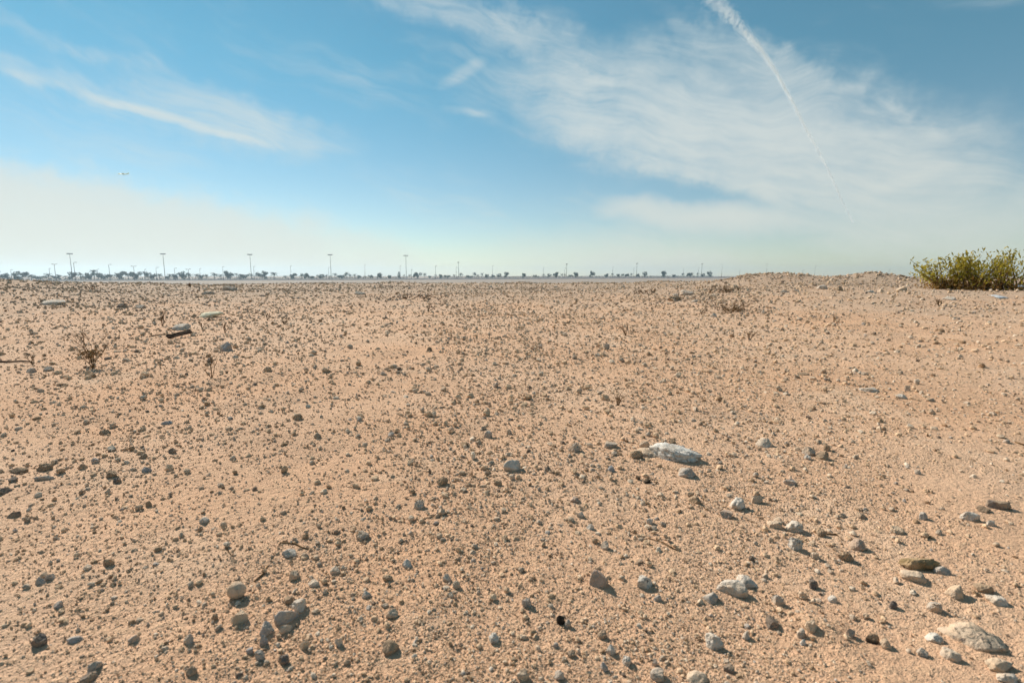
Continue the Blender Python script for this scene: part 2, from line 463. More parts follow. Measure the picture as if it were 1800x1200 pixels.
def strip(name, o0, o1, lift, mat, label):
    ts = np.linspace(-350, 1500, 80); V = []; F = []
    for t in ts:
        for o_ in (o0, o1):
            p = ROW_O + ROW_D * t + ROW_N * o_
            V.append((p[0], p[1], float(height(p[0], p[1])) + lift))
    for i in range(len(ts) - 1):
        F.append((2 * i, 2 * i + 1, 2 * i + 3, 2 * i + 2))
    me = mesh_np(name, V, F, mat, False)
    o = obj(name, me); tag(o, label, kind='structure')
def kerb(name, off, label):
    ts = np.linspace(-350, 1500, 80); m = MB(); prof = ((-0.25, -0.2), (-0.25, 0.32), (0.25, 0.32), (0.25, -0.2))
    for t in ts:
        for (a, z) in prof:
            p = ROW_O + ROW_D * t + ROW_N * (off + a)
            m.v.append(Vector((p[0], p[1], float(height(p[0], p[1])) + z)))
    for i in range(len(ts) - 1):
        for k in range(4):
            k2 = (k + 1) % 4
            m.f.append((4 * i + k, 4 * i + k2, 4 * i + 4 + k2, 4 * i + 4 + k))
    tag(m.build(name, M_KERB), label, kind='structure')
strip('road', 14, 60, 0.08, M_ASPHALT, 'grey road in front of the far tree row')
strip('road', 82, 128, 0.08, M_ASPHALT, 'near carriageway of the grey road beyond the sandy plot')
kerb('kerb', 13.6, 'pale kerb under the far trees')
kerb('kerb', 71, 'pale kerb along the middle of the far road')
kerb('kerb', 128.6, 'pale kerb at the near edge of the far road')

# ------------------------------------------------------------------ far trees
def leaf_quads(C, S, rg):
    """random quads of size S at centres C -> V, F"""
    n = len(C)
    a = rg.normal(size=(n, 3)); a /= np.linalg.norm(a, axis=1, keepdims=True)
    b = np.cross(a, rg.normal(size=(n, 3))); b /= np.linalg.norm(b, axis=1, keepdims=True)
    S = np.asarray(S).reshape(-1, 1)
    a = a * S; b = b * S * 0.55
    V = np.stack([C - a, C - b, C + a, C + b], 1).reshape(-1, 3)
    F = np.arange(4 * n).reshape(n, 4)
    return V, F

def far_broad(seed, w, h):
    rg = np.random.default_rng(seed)
    nc = 9
    cc = np.stack([rg.uniform(-0.38, 0.38, nc) * w, rg.uniform(-0.3, 0.3, nc) * w, rg.uniform(0.22, 0.80, nc) * h], 1)
    cr = rg.uniform(0.13, 0.24, nc) * w
    pts = []
    for c, rr in zip(cc, cr):
        d = rg.normal(size=(60, 3)); d /= np.linalg.norm(d, axis=1, keepdims=True)
        pts.append(c + d * (rr * rg.uniform(0.45, 1.05, (60, 1))) * np.array([1, 1, 0.85]))
    C = np.vstack(pts); C[:, 2] = np.clip(C[:, 2], 0.06 * h, h * 1.05)
    V, F = leaf_quads(C, rg.uniform(0.30, 0.60, len(C)), rg)
    crown = mesh_np('crown', V, F, M_FAR1)
    m = MB()
    m.tube([(0, 0, -0.3), (0.05, 0, h * 0.25), (0.1, 0.05, h * 0.45)], [0.2, 0.15, 0.1], 6)
    for c in cc[:5]:
        m.tube([(0.07, 0.02, h * 0.3), tuple(c * np.array([0.6, 0.6, 0.9])), tuple(c)], [0.1, 0.07, 0.03], 5)
    return m.mesh('trunk', M_BARK), crown

def far_palm(seed, w, h):
    rg = random.Random(seed); m = MB(); f = MB()
    lean = rg.uniform(-0.25, 0.25)
    th = h * 0.68
    m.tube([(0, 0, -0.3), (lean * 0.4, 0, th * 0.5), (lean, 0, th)], [0.24, 0.19, 0.2], 7)
    for k in range(30):
        az = rg.uniform(0, 2 * math.pi); up = rg.uniform(-0.35, 1.15)
        L = w * 0.5 * rg.uniform(0.8, 1.1)
        pts = []
        for i in range(6):
            s = i / 5
            rad = L * s * math.cos(up * (1 - 0.3 * s)); z = th + L * s * math.sin(up) - 0.55 * L * s * s
            pts.append(Vector((lean + rad * math.cos(az), rad * math.sin(az), z)))
        side = Vector((-math.sin(az), math.cos(az), 0))
        for i in range(5):
            wd0 = 0.30 * math.sin(math.pi * min(0.96, (i + 0.35) / 5)) * (h / 5.5); wd1 = 0.30 * math.sin(math.pi * min(0.97, (i + 1.35) / 5)) * (h / 5.5)
            dr = Vector((0, 0, -0.12))
            f.poly([pts[i] - side * wd0 + dr, pts[i], pts[i + 1], pts[i + 1] - side * wd1 + dr])
            f.poly([pts[i], pts[i] + side * wd0 + dr, pts[i + 1] + side * wd1 + dr, pts[i + 1]])
    return m.mesh('trunk', M_BARK), f.mesh('fronds', M_FAR2)

def far_cypress(seed, w, h):
    rg = np.random.default_rng(seed); n = 420
    z = rg.uniform(0.06, 1, n); rr = w * 0.5 * np.sin(np.pi * np.clip(0.15 + 0.85 * z, 0, 1)) ** 0.8 * rg.uniform(0.3, 1, n)
    a = rg.uniform(0, 2 * math.pi, n)
    V, F = leaf_quads(np.stack([rr * np.cos(a), rr * np.sin(a), z * h], 1), rg.uniform(0.2, 0.4, n), rg)
    m = MB(); m.tube([(0, 0, -0.3), (0, 0, h * 0.7)], [0.16, 0.05], 6)
    return m.mesh('trunk', M_BARK), mesh_np('crown', V, F, M_FAR1)

broad_v = [far_broad(20 + i, 1.0 * 7, 1.0 * 5.5) for i in range(6)]
palm_v = [far_palm(40 + i, 6.0, 5.8) for i in range(5)]
cyp_v = far_cypress(60, 3.0, 6.0)

# px, kind, width px, height px
FT = [(2, 'p', 13, 12), (16, 'b', 14, 8), (32, 'p', 9, 8), (46, 'b', 20, 9), (62, 'p', 12, 9), (78, 'b', 17, 8), (92, 'p', 12, 8), (106, 'b', 11, 6),
      (122, 'p', 9, 7), (134, 'b', 14, 11), (148, 'p', 11, 9), (156, 'b', 11, 6), (163, 'b', 11, 9), (172, 'p', 12, 12), (188, 'b', 19, 10), (203, 'p', 10, 8),
      (219, 'b', 17, 11), (232, 'p', 9, 8), (243, 'b', 17, 12), (260, 'p', 10, 10), (272, 'b', 13, 8), (286, 'p', 11, 9), (299, 'b', 8, 6),
      (304, 'p', 11, 9), (312, 'b', 9, 7), (327, 'b', 15, 10), (338, 'p', 9, 7), (349, 'p', 13, 10), (358, 'b', 9, 7), (367, 'p', 9, 8), (382, 'p', 15, 10),
      (393, 'p', 9, 9), (406, 'b', 14, 9), (420, 'p', 9, 7), (432, 'b', 18, 8), (446, 'p', 10, 8), (456, 'p', 9, 6), (465, 'b', 15, 9), (485, 'p', 14, 8),
      (505, 'p', 9, 6), (519, 'b', 12, 7), (533, 'p', 7, 5), (540, 'b', 11, 9), (552, 'b', 8, 4), (566, 'b', 12, 7), (577, 'p', 6, 5), (583, 'p', 6, 5), (591, 'p', 9, 7),
      (603, 'b', 14, 5), (612, 'p', 10, 9), (618, 'p', 6, 6), (626, 'p', 8, 6), (634, 'b', 7, 4), (644, 'p', 6, 5), (654, 'b', 7, 5), (669, 'b', 9, 7), (687, 'b', 9, 4),
      (703, 'c', 5, 9), (712, 'p', 5, 5), (722, 'p', 6, 6), (735, 'b', 12, 8), (748, 'p', 7, 7), (757, 'b', 6, 4), (767, 'p', 6, 5), (776, 'b', 7, 5), (788, 'b', 11, 6),
      (799, 'p', 6, 5), (811, 'p', 9, 7), (826, 'b', 12, 4), (835, 'p', 8, 9), (841, 'p', 6, 6), (848, 'p', 6, 7), (856, 'b', 6, 5), (867, 'b', 6, 5), (877, 'b', 7, 5), (890, 'b', 9, 7),
      (921, 'b', 8, 7), (940, 'b', 6, 4), (955, 'p', 6, 5), (965, 'b', 6, 5), (977, 'b', 10, 6), (987, 'p', 5, 5), (992, 'p', 5, 5), (1002, 'b', 6, 4), (1011, 'b', 8, 8), (1040, 'b', 8, 7),
      (1065, 'b', 8, 4), (1075, 'p', 6, 5), (1085, 'b', 6, 5), (1097, 'b', 11, 6), (1108, 'p', 5, 5), (1119, 'b', 6, 4), (1131, 'b', 7, 7), (1163, 'b', 10, 7),
      (1182, 'b', 7, 4), (1198, 'p', 6, 5), (1210, 'b', 10, 6), (1224, 'p', 5, 5), (1232, 'b', 6, 5), (1243, 'b', 8, 7)]
MASTS = [(134, 446), (295.5, 446.5), (446, 447.5), (585, 448), (716, 449.5), (807, 461), (995, 464), (1117, 463), (1230, 464)]
ORD = ['first', 'second', 'third', 'fourth', 'fifth', 'sixth', 'seventh', 'eighth', 'ninth', 'tenth', 'eleventh', 'twelfth', 'thirteenth', 'fourteenth',
       'fifteenth', 'sixteenth', 'seventeenth', 'eighteenth', 'nineteenth', 'twentieth', 'twenty-first', 'twenty-second', 'twenty-third', 'twenty-fourth',
       'twenty-fifth', 'twenty-sixth', 'twenty-seventh', 'twenty-eighth', 'twenty-ninth', 'thirtieth']
mast_x = [m_[0] for m_ in MASTS]
cnt = {}
rt = random.Random(5)
for i, (px, kd, wp, hp) in enumerate(sorted(FT)):
    x, y = row_point(px, rt.uniform(-9, 6))
    z = float(height(x, y)); dep = y
    wm, hm = wp * dep / FPX * 1.15, hp * dep / FPX * 1.38 * rt.uniform(0.82, 1.25)
    if kd == 'b': tr, cr = broad_v[i % 6]; sc = (wm / 7, wm / 7, hm / 5.5); nm = 'bushy_tree'; part = 'crown'
    elif kd == 'p': tr, cr = palm_v[i % 5]; sc = (wm / 6, wm / 6, hm / 5.8); nm = 'palm_tree'; part = 'fronds'
    else: tr, cr = cyp_v; sc = (wm / 3, wm / 3, hm / 6); nm = 'cypress_tree'; part = 'crown'
    root = empty(nm, (x, y, z), rt.uniform(0, 6.28)); root.scale = sc
    obj('trunk', tr, root); obj(part, cr, root)
    k = sum(1 for q in mast_x if q <= px)
    cnt[(k, kd)] = cnt.get((k, kd), 0) + 1
    kn = {'b': 'bushy tree', 'p': 'palm', 'c': 'narrow cypress'}[kd]
    o_ = ORD[cnt[(k, kd)] - 1]
    if k == 0: lb = f'{o_} hazy {kn} from the left edge, left of the leftmost tall mast'
    else: lb = f'{o_} hazy {kn} to the right of the {ORD[k-1]} tall mast from left'
    tag(root, lb, 'tree', 'trees along the far road')

def hedge(px0, px1, off, h, label):
    x0, y0 = row_point(px0, off); x1, y1 = row_point(px1, off); L = math.hypot(x1 - x0, y1 - y0)
    n = int(L * 7); rg = np.random.default_rng(int(px0) + 100)
    t = rg.uniform(0, 1, n); side = rg.uniform(-0.9, 0.9, n)
    X = x0 + (x1 - x0) * t + ROW_N[0] * side; Y = y0 + (y1 - y0) * t + ROW_N[1] * side
    hh = h * (0.75 + 0.5 * np.abs(gn(t * L / 6, t * 0 + 3.3)))
    Z = height(X, Y) + rg.uniform(0.02, 1, n) * hh
    V, F = leaf_quads(np.stack([X, Y, Z], 1), rg.uniform(0.35, 0.7, n), rg)
    o = tag(empty('hedge', (x0, y0, float(height(x0, y0)))), label, 'hedge', 'hedges under the far trees')
    me = mesh_np('foliage', V - np.array([x0, y0, float(height(x0, y0))]), F, M_FAR1)
    tag(obj('foliage', me, o), kind='stuff')
hedge(-20, 300, -12, 1.9, 'low hazy hedge under the far trees at the left edge')
hedge(302, 596, -12, 1.7, 'low hazy hedge between the second and fourth tall masts')
hedge(600, 720, -12, 2.3, 'low dark hedge running left from the fifth tall mast')
hedge(760, 1250, -12, 2.5, 'long low dark hedge ending at the rubble heaps on the right')

# ------------------------------------------------------------------ lamps
def mast(px, top, label, base_off=-4, headpx=8.5, poler=0.25):
    x, y = row_point(px, base_off); z = float(height(x, y)); dep = y
    H = (484.5 - top) * dep / FPX + (CAM_H - z)
    root = tag(empty('light_mast', (x, y, z)), label, 'light mast', 'tall light masts along the far road')
    p = MB(); p.tube([(0, 0, -0.3), (0, 0, H * 0.5), (0, 0, H)], [poler * 1.25, poler, poler * 0.7], 10); p.build('pole', M_POLE, root, True)
    b = MB(); b.tube([(0, 0, -0.2), (0, 0, 0.5)], [poler * 2.2, poler * 2.2], 10); b.build('base', M_KERB, root)
    if headpx:
        hr = headpx * 0.43 * dep / FPX
        r = MB(); ring = [(hr * 0.8 * math.cos(a * math.pi / 8), hr * 0.8 * math.sin(a * math.pi / 8), H - 0.35) for a in range(17)]
        r.tube(ring, 0.22, 6); 
        for a in range(4): r.tube([(0, 0, H - 0.1), (hr * 0.8 * math.cos(a * math.pi / 2), hr * 0.8 * math.sin(a * math.pi / 2), H - 0.35)], 0.16, 5)
        r.build('ring', M_POLE, root)
        for a in range(8):
            an = a * math.pi / 4 + 0.2
            q = MB(); q.box((hr * math.cos(an) * 0.86, hr * math.sin(an) * 0.86, H - 0.5), (0.55, 0.45, 0.42), Matrix.Rotation(an, 3, 'Z'))
            q.build('floodlight', M_LAMPHEAD, root)
    return root
for i, (px, top) in enumerate(MASTS):
    if i < 5: mast(px, top, f'tall light mast with wide ring of floodlights, {ORD[i]} from the left')
    else: mast(px, top, f'thin bare mast above the far hedge, {ORD[i-5]} to the right of the ringed masts', headpx=2.5, poler=0.26)

def street_lamp(px, top, base_off, arm, label, both=False, poler=0.20):
    x, y = row_point(px, base_off); z = float(height(x, y)); dep = y
    H = (484.5 - top) * dep / FPX + (CAM_H - z)
    root = tag(empty('street_lamp', (x, y, z)), label, 'street lamp', 'street lamps along the far road')
    p = MB(); p.tube([(0, 0, -0.3), (0, 0, H * 0.45), (0, 0, H - 0.3)], [poler * 1.3, poler, poler * 0.75], 8); p.build('pole', M_POLE, root, True)
    for sgn in ((1, -1) if both else (1 if arm > 0 else -1,)):
        L = abs(arm)
        a = MB(); a.tube([(0, 0, H - 0.5), (sgn * L * 0.3, 0, H - 0.08), (sgn * L * 0.75, 0, H)], [0.13, 0.11, 0.1], 6); a.build('arm', M_POLE, root, True)
        h = MB(); h.box((sgn * L * 0.98, 0, H - 0.03), (0.62, 0.28, 0.14)); h.box((sgn * L * 0.98, 0, H - 0.2), (0.45, 0.2, 0.06)); h.build('lamp_head', M_LAMPHEAD, root)
LAMPS = [(1, 463, 105, 1.8, 0), (105, 464.5, 100, 1.6, 1), (139, 461.5, 120, 1.8, 0), (199.5, 465, 105, 1.6, 0), (242.5, 468, 105, 1.6, 1), (281, 470, 105, 1.7, 0),
         (313, 471.5, 95, 1.6, 0), (337, 473, 90, 1.6, 1), (357, 472, 40, 1.0, 0), (397, 469, 60, 1.0, 0), (451, 468.5, 40, 0.9, 0), (515, 467.5, 40, 0.9, 0), (581, 470, 40, 0.9, 0),
         (644, 466, 40, 0.9, 0), (705.5, 467, 40, 0.9, 0), (725, 474, 60, 0.9, 0), (767, 467.5, 40, 0.9, 0), (803, 470, 40, 0.9, 0), (866, 467.5, 40, 0.9, 0),
         (954.5, 470, 30, 0.9, 0), (992, 471, 30, 0.9, 0), (1075, 470, 30, 0.9, 0), (1112, 471, 30, 0.9, 0), (1198, 472, 30, 0.9, 0), (1224, 471, 30, 0.9, 0),
         (1265, 465, 30, 1.9, 1), (1296, 475, 30, 1.4, 0), (1343, 464.5, 30, 1.8, 1), (1406, 474.5, 30, 2.0, 0), (1427, 466.5, 30, 1.8, 0), (1442, 482, 30, 1.0, 0), (1556, 473.5, 30, 1.8, 0),
         (28, 474, 20, 1.0, 0), (95, 472, 20, 1.0, 0), (179, 473, 20, 1.0, 0), (261, 473.5, 20, 1.0, 0)]
lcnt = {}
for (px, top, off, arm, both) in sorted(LAMPS):
    k = sum(1 for q in mast_x if q <= px)
    lcnt[k] = lcnt.get(k, 0) + 1
    big = 'double-armed' if both else 'single-armed'
    if k == 0: lb = f'{big} street lamp, {ORD[lcnt[k]-1]} from the left edge of the picture'
    elif k == 9: lb = f'{big} street lamp rising behind the rubble heaps, {ORD[lcnt[k]-1]} from left'
    else: lb = f'{big} street lamp, {ORD[lcnt[k]-1]} to the right of the {ORD[k-1]} mast from left'
    street_lamp(px, top, off, arm, lb, bool(both), 0.18 if off > 80 else 0.17)

# ------------------------------------------------------------------ rocks
def ico(sub):
    bm = bmesh.new(); bmesh.ops.create_icosphere(bm, subdivisions=sub, radius=1.0)
    V = np.array([v.co[:] for v in bm.verts]); F = np.array([[v.index for v in f.verts] for f in bm.faces]); bm.free()
    return V, F
ICO = {s: ico(s) for s in (1, 2, 3, 4)}

OCT_V = np.array([(1, 0, 0), (-1, 0, 0), (0, 1, 0), (0, -1, 0), (0, 0, 1), (0, 0, -1)], float)
OCT_F = np.array([(0, 2, 4), (2, 1, 4), (1, 3, 4), (3, 0, 4), (2, 0, 5), (1, 2, 5), (3, 1, 5), (0, 3, 5)])
def rock_shape(sub, seed, cuts=7, rough=0.12, cutdepth=0.55):
    rg = np.random.default_rng(seed)
    if sub == 0:
        return OCT_V * rg.uniform(0.7, 1.15, (6, 1)) + rg.normal(0, 0.16, (6, 3)), OCT_F
    V, F = ICO[sub]; V = V.copy()
    if sub >= 2:
        off = rg.uniform(0, 100, 3)
        nz = np.array([mnoise.fractal(Vector(v * 1.3 + off), 0.9, 2.1, 3) for v in V])
        V *= (1 + rough * 1.3 * nz)[:, None]
    for _ in range(cuts + 3):
        n = rg.normal(size=3); n /= np.linalg.norm(n); d = rg.uniform(cutdepth, 0.95)
        s = V @ n; over = np.maximum(s - d, 0)
        V -= np.outer(over * 0.95, n)
    if sub >= 3:
        nz = np.array([mnoise.fractal(Vector(v * 4.5 + off), 0.7, 2.2, 4) for v in V])
        rd = np.array([abs(mnoise.noise(Vector(v * 2.8 - off))) for v in V])
        V *= (1 + rough * 0.42 * nz - rough * 0.8 * np.maximum(0.16 - rd, 0) / 0.16 * 0.5)[:, None]
    elif sub < 2:
        V *= (1 + rg.uniform(-rough * 1.6, rough * 1.6, len(V)))[:, None]
    return V, F

TONE = {'chalk': (0.70, 0.65, 0.58), 'white': (0.60, 0.53, 0.45), 'pale': (0.59, 0.445, 0.32), 'grey': (0.46, 0.39, 0.325), 'bluegrey': (0.40, 0.37, 0.35), 'dark': (0.17, 0.14, 0.12),
        'brown': (0.32, 0.225, 0.15), 'pink': (0.47, 0.34, 0.26), 'black': (0.02, 0.018, 0.016), 'cream': (0.86, 0.76, 0.50), 'sand': (0.52, 0.38, 0.25), 'ochre': (0.28, 0.195, 0.10)}
STONES = []      # x, y, radius in metres, landmark phrase, px, py
def stone(px, py, wpx, hpx, tone, phrase, yaw=0, deep=0.8, cuts=7, rough=0.17, sink=0.42, mat=None, tilt=(0, 0), name='stone', cat='stone', seed=None, sub=4, cutdepth=0.55):
    """px, py: where its foot meets the ground in the photograph; wpx, hpx its size there"""
    x, y, z, dep = hit(px, py)
    sd_ = seed if seed is not None else int(px * 7 + py)
    V, F = rock_shape(sub, sd_, cuts, rough, cutdepth)
    rx = wpx / FPX * dep * 0.5; rz = max(hpx / FPX * dep, 0.004) / (2 * (1 - sink)) * 1.02; ry = rx * deep
    V = V / np.abs(V).max(0) * np.array([rx, ry, rz])
    Mx = np.array(Matrix.Rotation(R(yaw), 3, 'Z') @ Matrix.Rotation(R(tilt[0]), 3, 'X') @ Matrix.Rotation(R(tilt[1]), 3, 'Y'))
    V = V @ Mx.T
    # stand it behind its contact point
    d = math.hypot(x, y); y2 = y + ry * 0.55 * y / d; x2 = x + ry * 0.55 * x / d
    z2 = float(height(x2, y2)); zmin = V[:, 2].min(); zh = V[:, 2].max() - zmin
    o = obj(name, mesh_np(name, V, F, mat or M_STONE, wpx > 28), None, (x2, y2, z2 - zmin - zh * sink))
    o.color = (*TONE[tone], 1)
    tag(o, phrase, cat, 'larger stones on the sand')
    STONES.append((x2, y2, rx, phrase, px, py - hpx * 0.5))
    return o

# --- centre right: the speckled boulder and its neighbours
stone(1184, 808, 96, 25, 'chalk', 'long speckled white boulder with a dark shadow', yaw=-12, deep=0.55, mat=M_PITTED, rough=0.30, cuts=9, name='boulder', cat='boulder', sink=0.30)
stone(1142, 802, 52, 12, 'pale', 'pale sandy end block touching the speckled white boulder', yaw=6, deep=0.7, rough=0.2, sink=0.4)
stone(1118, 805, 25, 14, 'brown', 'brown rounded stone at the left tip of the speckled boulder', yaw=20)
stone(1133, 786, 22, 12, 'pale', 'pale stone just behind the speckled boulder')
stone(1182, 779, 15, 8, 'brown', 'small brown stone behind the speckled boulder')
stone(1342, 785, 30, 15, 'white', 'white stone between the speckled boulder and the brown trio', yaw=10)
stone(1422, 799, 22, 14, 'grey', 'grey stone, leftmost of the close trio', yaw=15)
stone(1452, 792, 12, 12, 'brown', 'pointed brown stone standing behind the trio')
stone(1446, 807, 25, 15, 'brown', 'broad brown stone, rightmost of the close trio', yaw=-10)
stone(1418, 807, 17, 7, 'white', 'small white chip below the grey stone of the trio')
stone(1072, 787, 30, 10, 'grey', 'flat grey stone left of the speckled boulder', yaw=8)
stone(1206, 838, 32, 15, 'grey', 'grey angular stone in front of the speckled boulder', yaw=-20)
stone(1121, 843, 9, 7, 'black', 'small black lump, left of the black pair')
stone(1137, 849, 14, 8, 'black', 'larger black lump, right of the black pair')
stone(1075, 828, 14, 9, 'bluegrey', 'blue grey cube-like stone left of the black pair', cuts=10)
stone(1387, 852, 22, 9, 'bluegrey', 'flat blue grey stone below the sandy hump')
stone(1213, 872, 14, 9, 'brown', 'reddish brown stone, upper of a stacked pair')
stone(1222, 884, 22, 12, 'brown', 'dark brown stone, lower of a stacked pair')
stone(1296, 893, 32, 17, 'white', 'bluish white broken stone right of the brown pair', cuts=10, yaw=15)
stone(1330, 884, 22, 14, 'pale', 'pale stone with shadow right of the bluish white one')
stone(1276, 910, 24, 13, 'pink', 'pinkish lumpy stone under the bluish white one')
stone(1395, 933, 38, 18, 'white', 'cluster-like white lump among gravel right of centre', rough=0.3)
stone(1363, 928, 30, 12, 'pale', 'pale lump left of the white cluster-like lump', rough=0.28)
stone(1396, 965, 26, 22, 'white', 'white pitted stone below the white cluster-like lump', mat=M_PITTED, rough=0.25)
stone(900, 828, 32, 20, 'white', 'rounded white stone alone left of centre gravel', yaw=20)
stone(1008, 794, 26, 15, 'grey', 'grey and tan stone behind the rounded white one', yaw=10)
stone(858, 769, 15, 12, 'grey', 'upright grey stone far behind the rounded white one')
stone(895, 763, 10, 9, 'grey', 'small pointed grey stone beside the upright grey one')
stone(875, 853, 16, 9, 'brown', 'brown chip left below the rounded white stone')
stone(900, 843, 12, 10, 'white', 'small white stone under the rounded white one')
stone(738, 893, 22, 14, 'grey', 'rough grey stone with a brown flake at its left', rough=0.25)
stone(778, 852, 22, 14, 'brown', 'dark tan wedge stone in the middle distance', yaw=35, deep=0.5)
# --- right foreground
stone(1506, 965, 30, 20, 'pink', 'pinkish stone casting a long shadow on the right')
stone(1484, 985, 28, 16, 'brown', 'brown crusty stone below the long-shadowed pinkish one', rough=0.28)
stone(1444, 942, 20, 13, 'brown', 'dark stone right of the wavy grey streak', rough=0.25)
stone(1612, 1000, 72, 20, 'ochre', 'long ochre crusted rock with dark underside', yaw=-14, deep=0.35, rough=0.26, sink=0.1)
stone(1655, 1008, 26, 11, 'grey', 'grey slab at the right end of the ochre rock', yaw=-14)
stone(1604, 1020, 38, 14, 'pale', 'flat pale stone in front of the ochre rock', yaw=-8)
stone(1678, 1050, 36, 20, 'pale', 'lumpy pale stone above the big buried boulder', rough=0.25)
stone(1729, 1040, 30, 12, 'brown', 'brown flat stone right of the lumpy pale one', yaw=-15)
stone(1642, 1075, 24, 17, 'grey', 'smooth grey stone left of the big buried boulder')
stone(1568, 1069, 16, 14, 'dark', 'dark round stone left of the smooth grey one')
stone(1712, 1132, 118, 30, 'pale', 'big pale half-buried boulder at lower right', yaw=-26, deep=0.62, mat=M_PITTED, rough=0.2, cuts=6, name='boulder', cat='boulder', sink=0.58)
stone(1752, 1062, 34, 12, 'white', 'white chipped stone behind the big buried boulder', yaw=-25)
stone(1640, 1126, 30, 11, 'white', 'flat white stone left of the big buried boulder', yaw=-6)
stone(1533, 1130, 22, 14, 'black', 'black pitted lump beside a tan stone', yaw=-25)
stone(1557, 1138, 22, 15, 'pale', 'tan stone right of the black pitted lump')
stone(1425, 1110, 22, 18, 'pale', 'pale block with a sharp shadow at lower right', cuts=10)
stone(1407, 1120, 15, 16, 'grey', 'grey stone just left below the pale block')
stone(1412, 1133, 13, 9, 'white', 'white chip under the grey stone near the pale block')
stone(1494, 1118, 18, 14, 'pink', 'reddish stone with a dark foot')
stone(1620, 1152, 22, 13, 'grey', 'grey wedge stone near the flat white one')
stone(1670, 1158, 30, 15, 'white', 'whitish stone under the big buried boulder', yaw=-25)
stone(1756, 1176, 56, 17, 'pale', 'wide pale crust at the lower right edge', yaw=12, deep=0.5, sink=0.35)
stone(1768, 1199, 34, 14, 'white', 'white stone cut by the lower right corner')
stone(1748, 893, 44, 15, 'dark', 'dark slab with a streaking shadow at right', yaw=-24, deep=0.4)
stone(1728, 899, 22, 8, 'brown', 'rusty brown flake left of the dark slab')
stone(1704, 914, 30, 15, 'white', 'white elongated stone below the dark slab', yaw=-24, deep=0.5)
stone(1741, 924, 14, 10, 'white', 'small white cube-like stone right of the elongated white one', cuts=10)
stone(1622, 912, 18, 12, 'grey', 'grey pyramid stone left of the elongated white one', cuts=10)
stone(1512, 910, 20, 9, 'dark', 'dark flat stone right of centre right')
stone(1576, 936, 26, 10, 'pale', 'tan ridge stone with shadow at right')
stone(1432, 982, 16, 12, 'grey', 'grey stone by the left of the pinkish shadowed one')
stone(1430, 1035, 18, 15, 'dark', 'dark stone with an orange chip')
stone(1463, 1058, 16, 9, 'white', 'small bluish white stone near the orange chip')
stone(1410, 1052, 18, 13, 'pale', 'pale stone left of the orange-chipped dark one')
# --- centre foreground
stone(1052, 1030, 36, 30, 'pink', 'rounded pinkish stone near the bottom centre', cuts=5)
stone(1131, 1033, 32, 18, 'white', 'flat white stone right of the rounded pinkish one', mat=M_PITTED, sink=0.35)
stone(1290, 1045, 60, 22, 'white', 'pale wedge-shaped stone with a dark right end', yaw=-16, deep=0.55)
stone(1312, 1030, 40, 17, 'white', 'cracked white crust behind the pale wedge', yaw=-18, mat=M_PITTED, sink=0.4)
stone(1249, 1058, 29, 16, 'grey', 'grey flat-topped stone left below the pale wedge')
stone(1155, 1055, 16, 10, 'grey', 'grey stone left of the flat-topped one')
stone(1253, 1138, 32, 24, 'white', 'white rough stone at the bottom right of centre', mat=M_PITTED)
stone(1310, 1123, 15, 16, 'white', 'small upright white stone right of the rough white one')
stone(1356, 1102, 24, 16, 'dark', 'dark angular stone above the small upright white one')
stone(1366, 1062, 22, 16, 'grey', 'grey stone with a shadow right of the pale wedge')
stone(1073, 1150, 18, 17, 'white', 'upright pale stone left of the rough white one')
stone(1060, 1122, 22, 12, 'dark', 'dark wedge stone above the upright pale one', yaw=-20)
stone(1103, 1168, 22, 14, 'white', 'white lump below the upright pale stone', rough=0.25)
stone(1062, 1178, 15, 12, 'bluegrey', 'blue grey stone near the bottom centre')
stone(1157, 1195, 30, 15, 'grey', 'flat grey stone at the bottom edge centre', yaw=-12)
stone(1150, 1170, 12, 11, 'bluegrey', 'small blue grey stone above the flat grey bottom one')
stone(1225, 1200, 40, 15, 'pale', 'broad pale stone on the bottom edge', yaw=-10)
stone(1282, 1182, 22, 13, 'dark', 'dark stone with long shadow near the bottom edge')
stone(986, 1096, 17, 15, 'black', 'black lump beside a grey pebble')
stone(998, 1101, 13, 12, 'grey', 'grey pebble touching the black lump')
stone(1005, 1155, 15, 12, 'dark', 'dark brown stone left of the pale splinter')
stone(1018, 1150, 8, 14, 'white', 'thin pale upright splinter', deep=0.4)
stone(925, 1066, 18, 15, 'grey', 'grey lump at the bottom centre left', rough=0.25)
stone(985, 1195, 22, 16, 'grey', 'grey stone on the bottom edge left of centre')
stone(920, 1195, 26, 16, 'pale', 'tan crust on the bottom edge left of centre', rough=0.25)
stone(1063, 965, 16, 14, 'white', 'white stone above the rounded pinkish one')
stone(1038, 930, 16, 11, 'white', 'white stone high above the rounded pinkish one')
stone(1020, 909, 16, 11, 'white', 'white stone beside a dark chip')
stone(1011, 882, 20, 9, 'pink', 'pink flat stone in the middle gravel')
stone(1046, 955, 12, 10, 'brown', 'brown stone left of the white one above the pinkish stone')
stone(1142, 920, 12, 10, 'white', 'white stone with shadow right of centre')
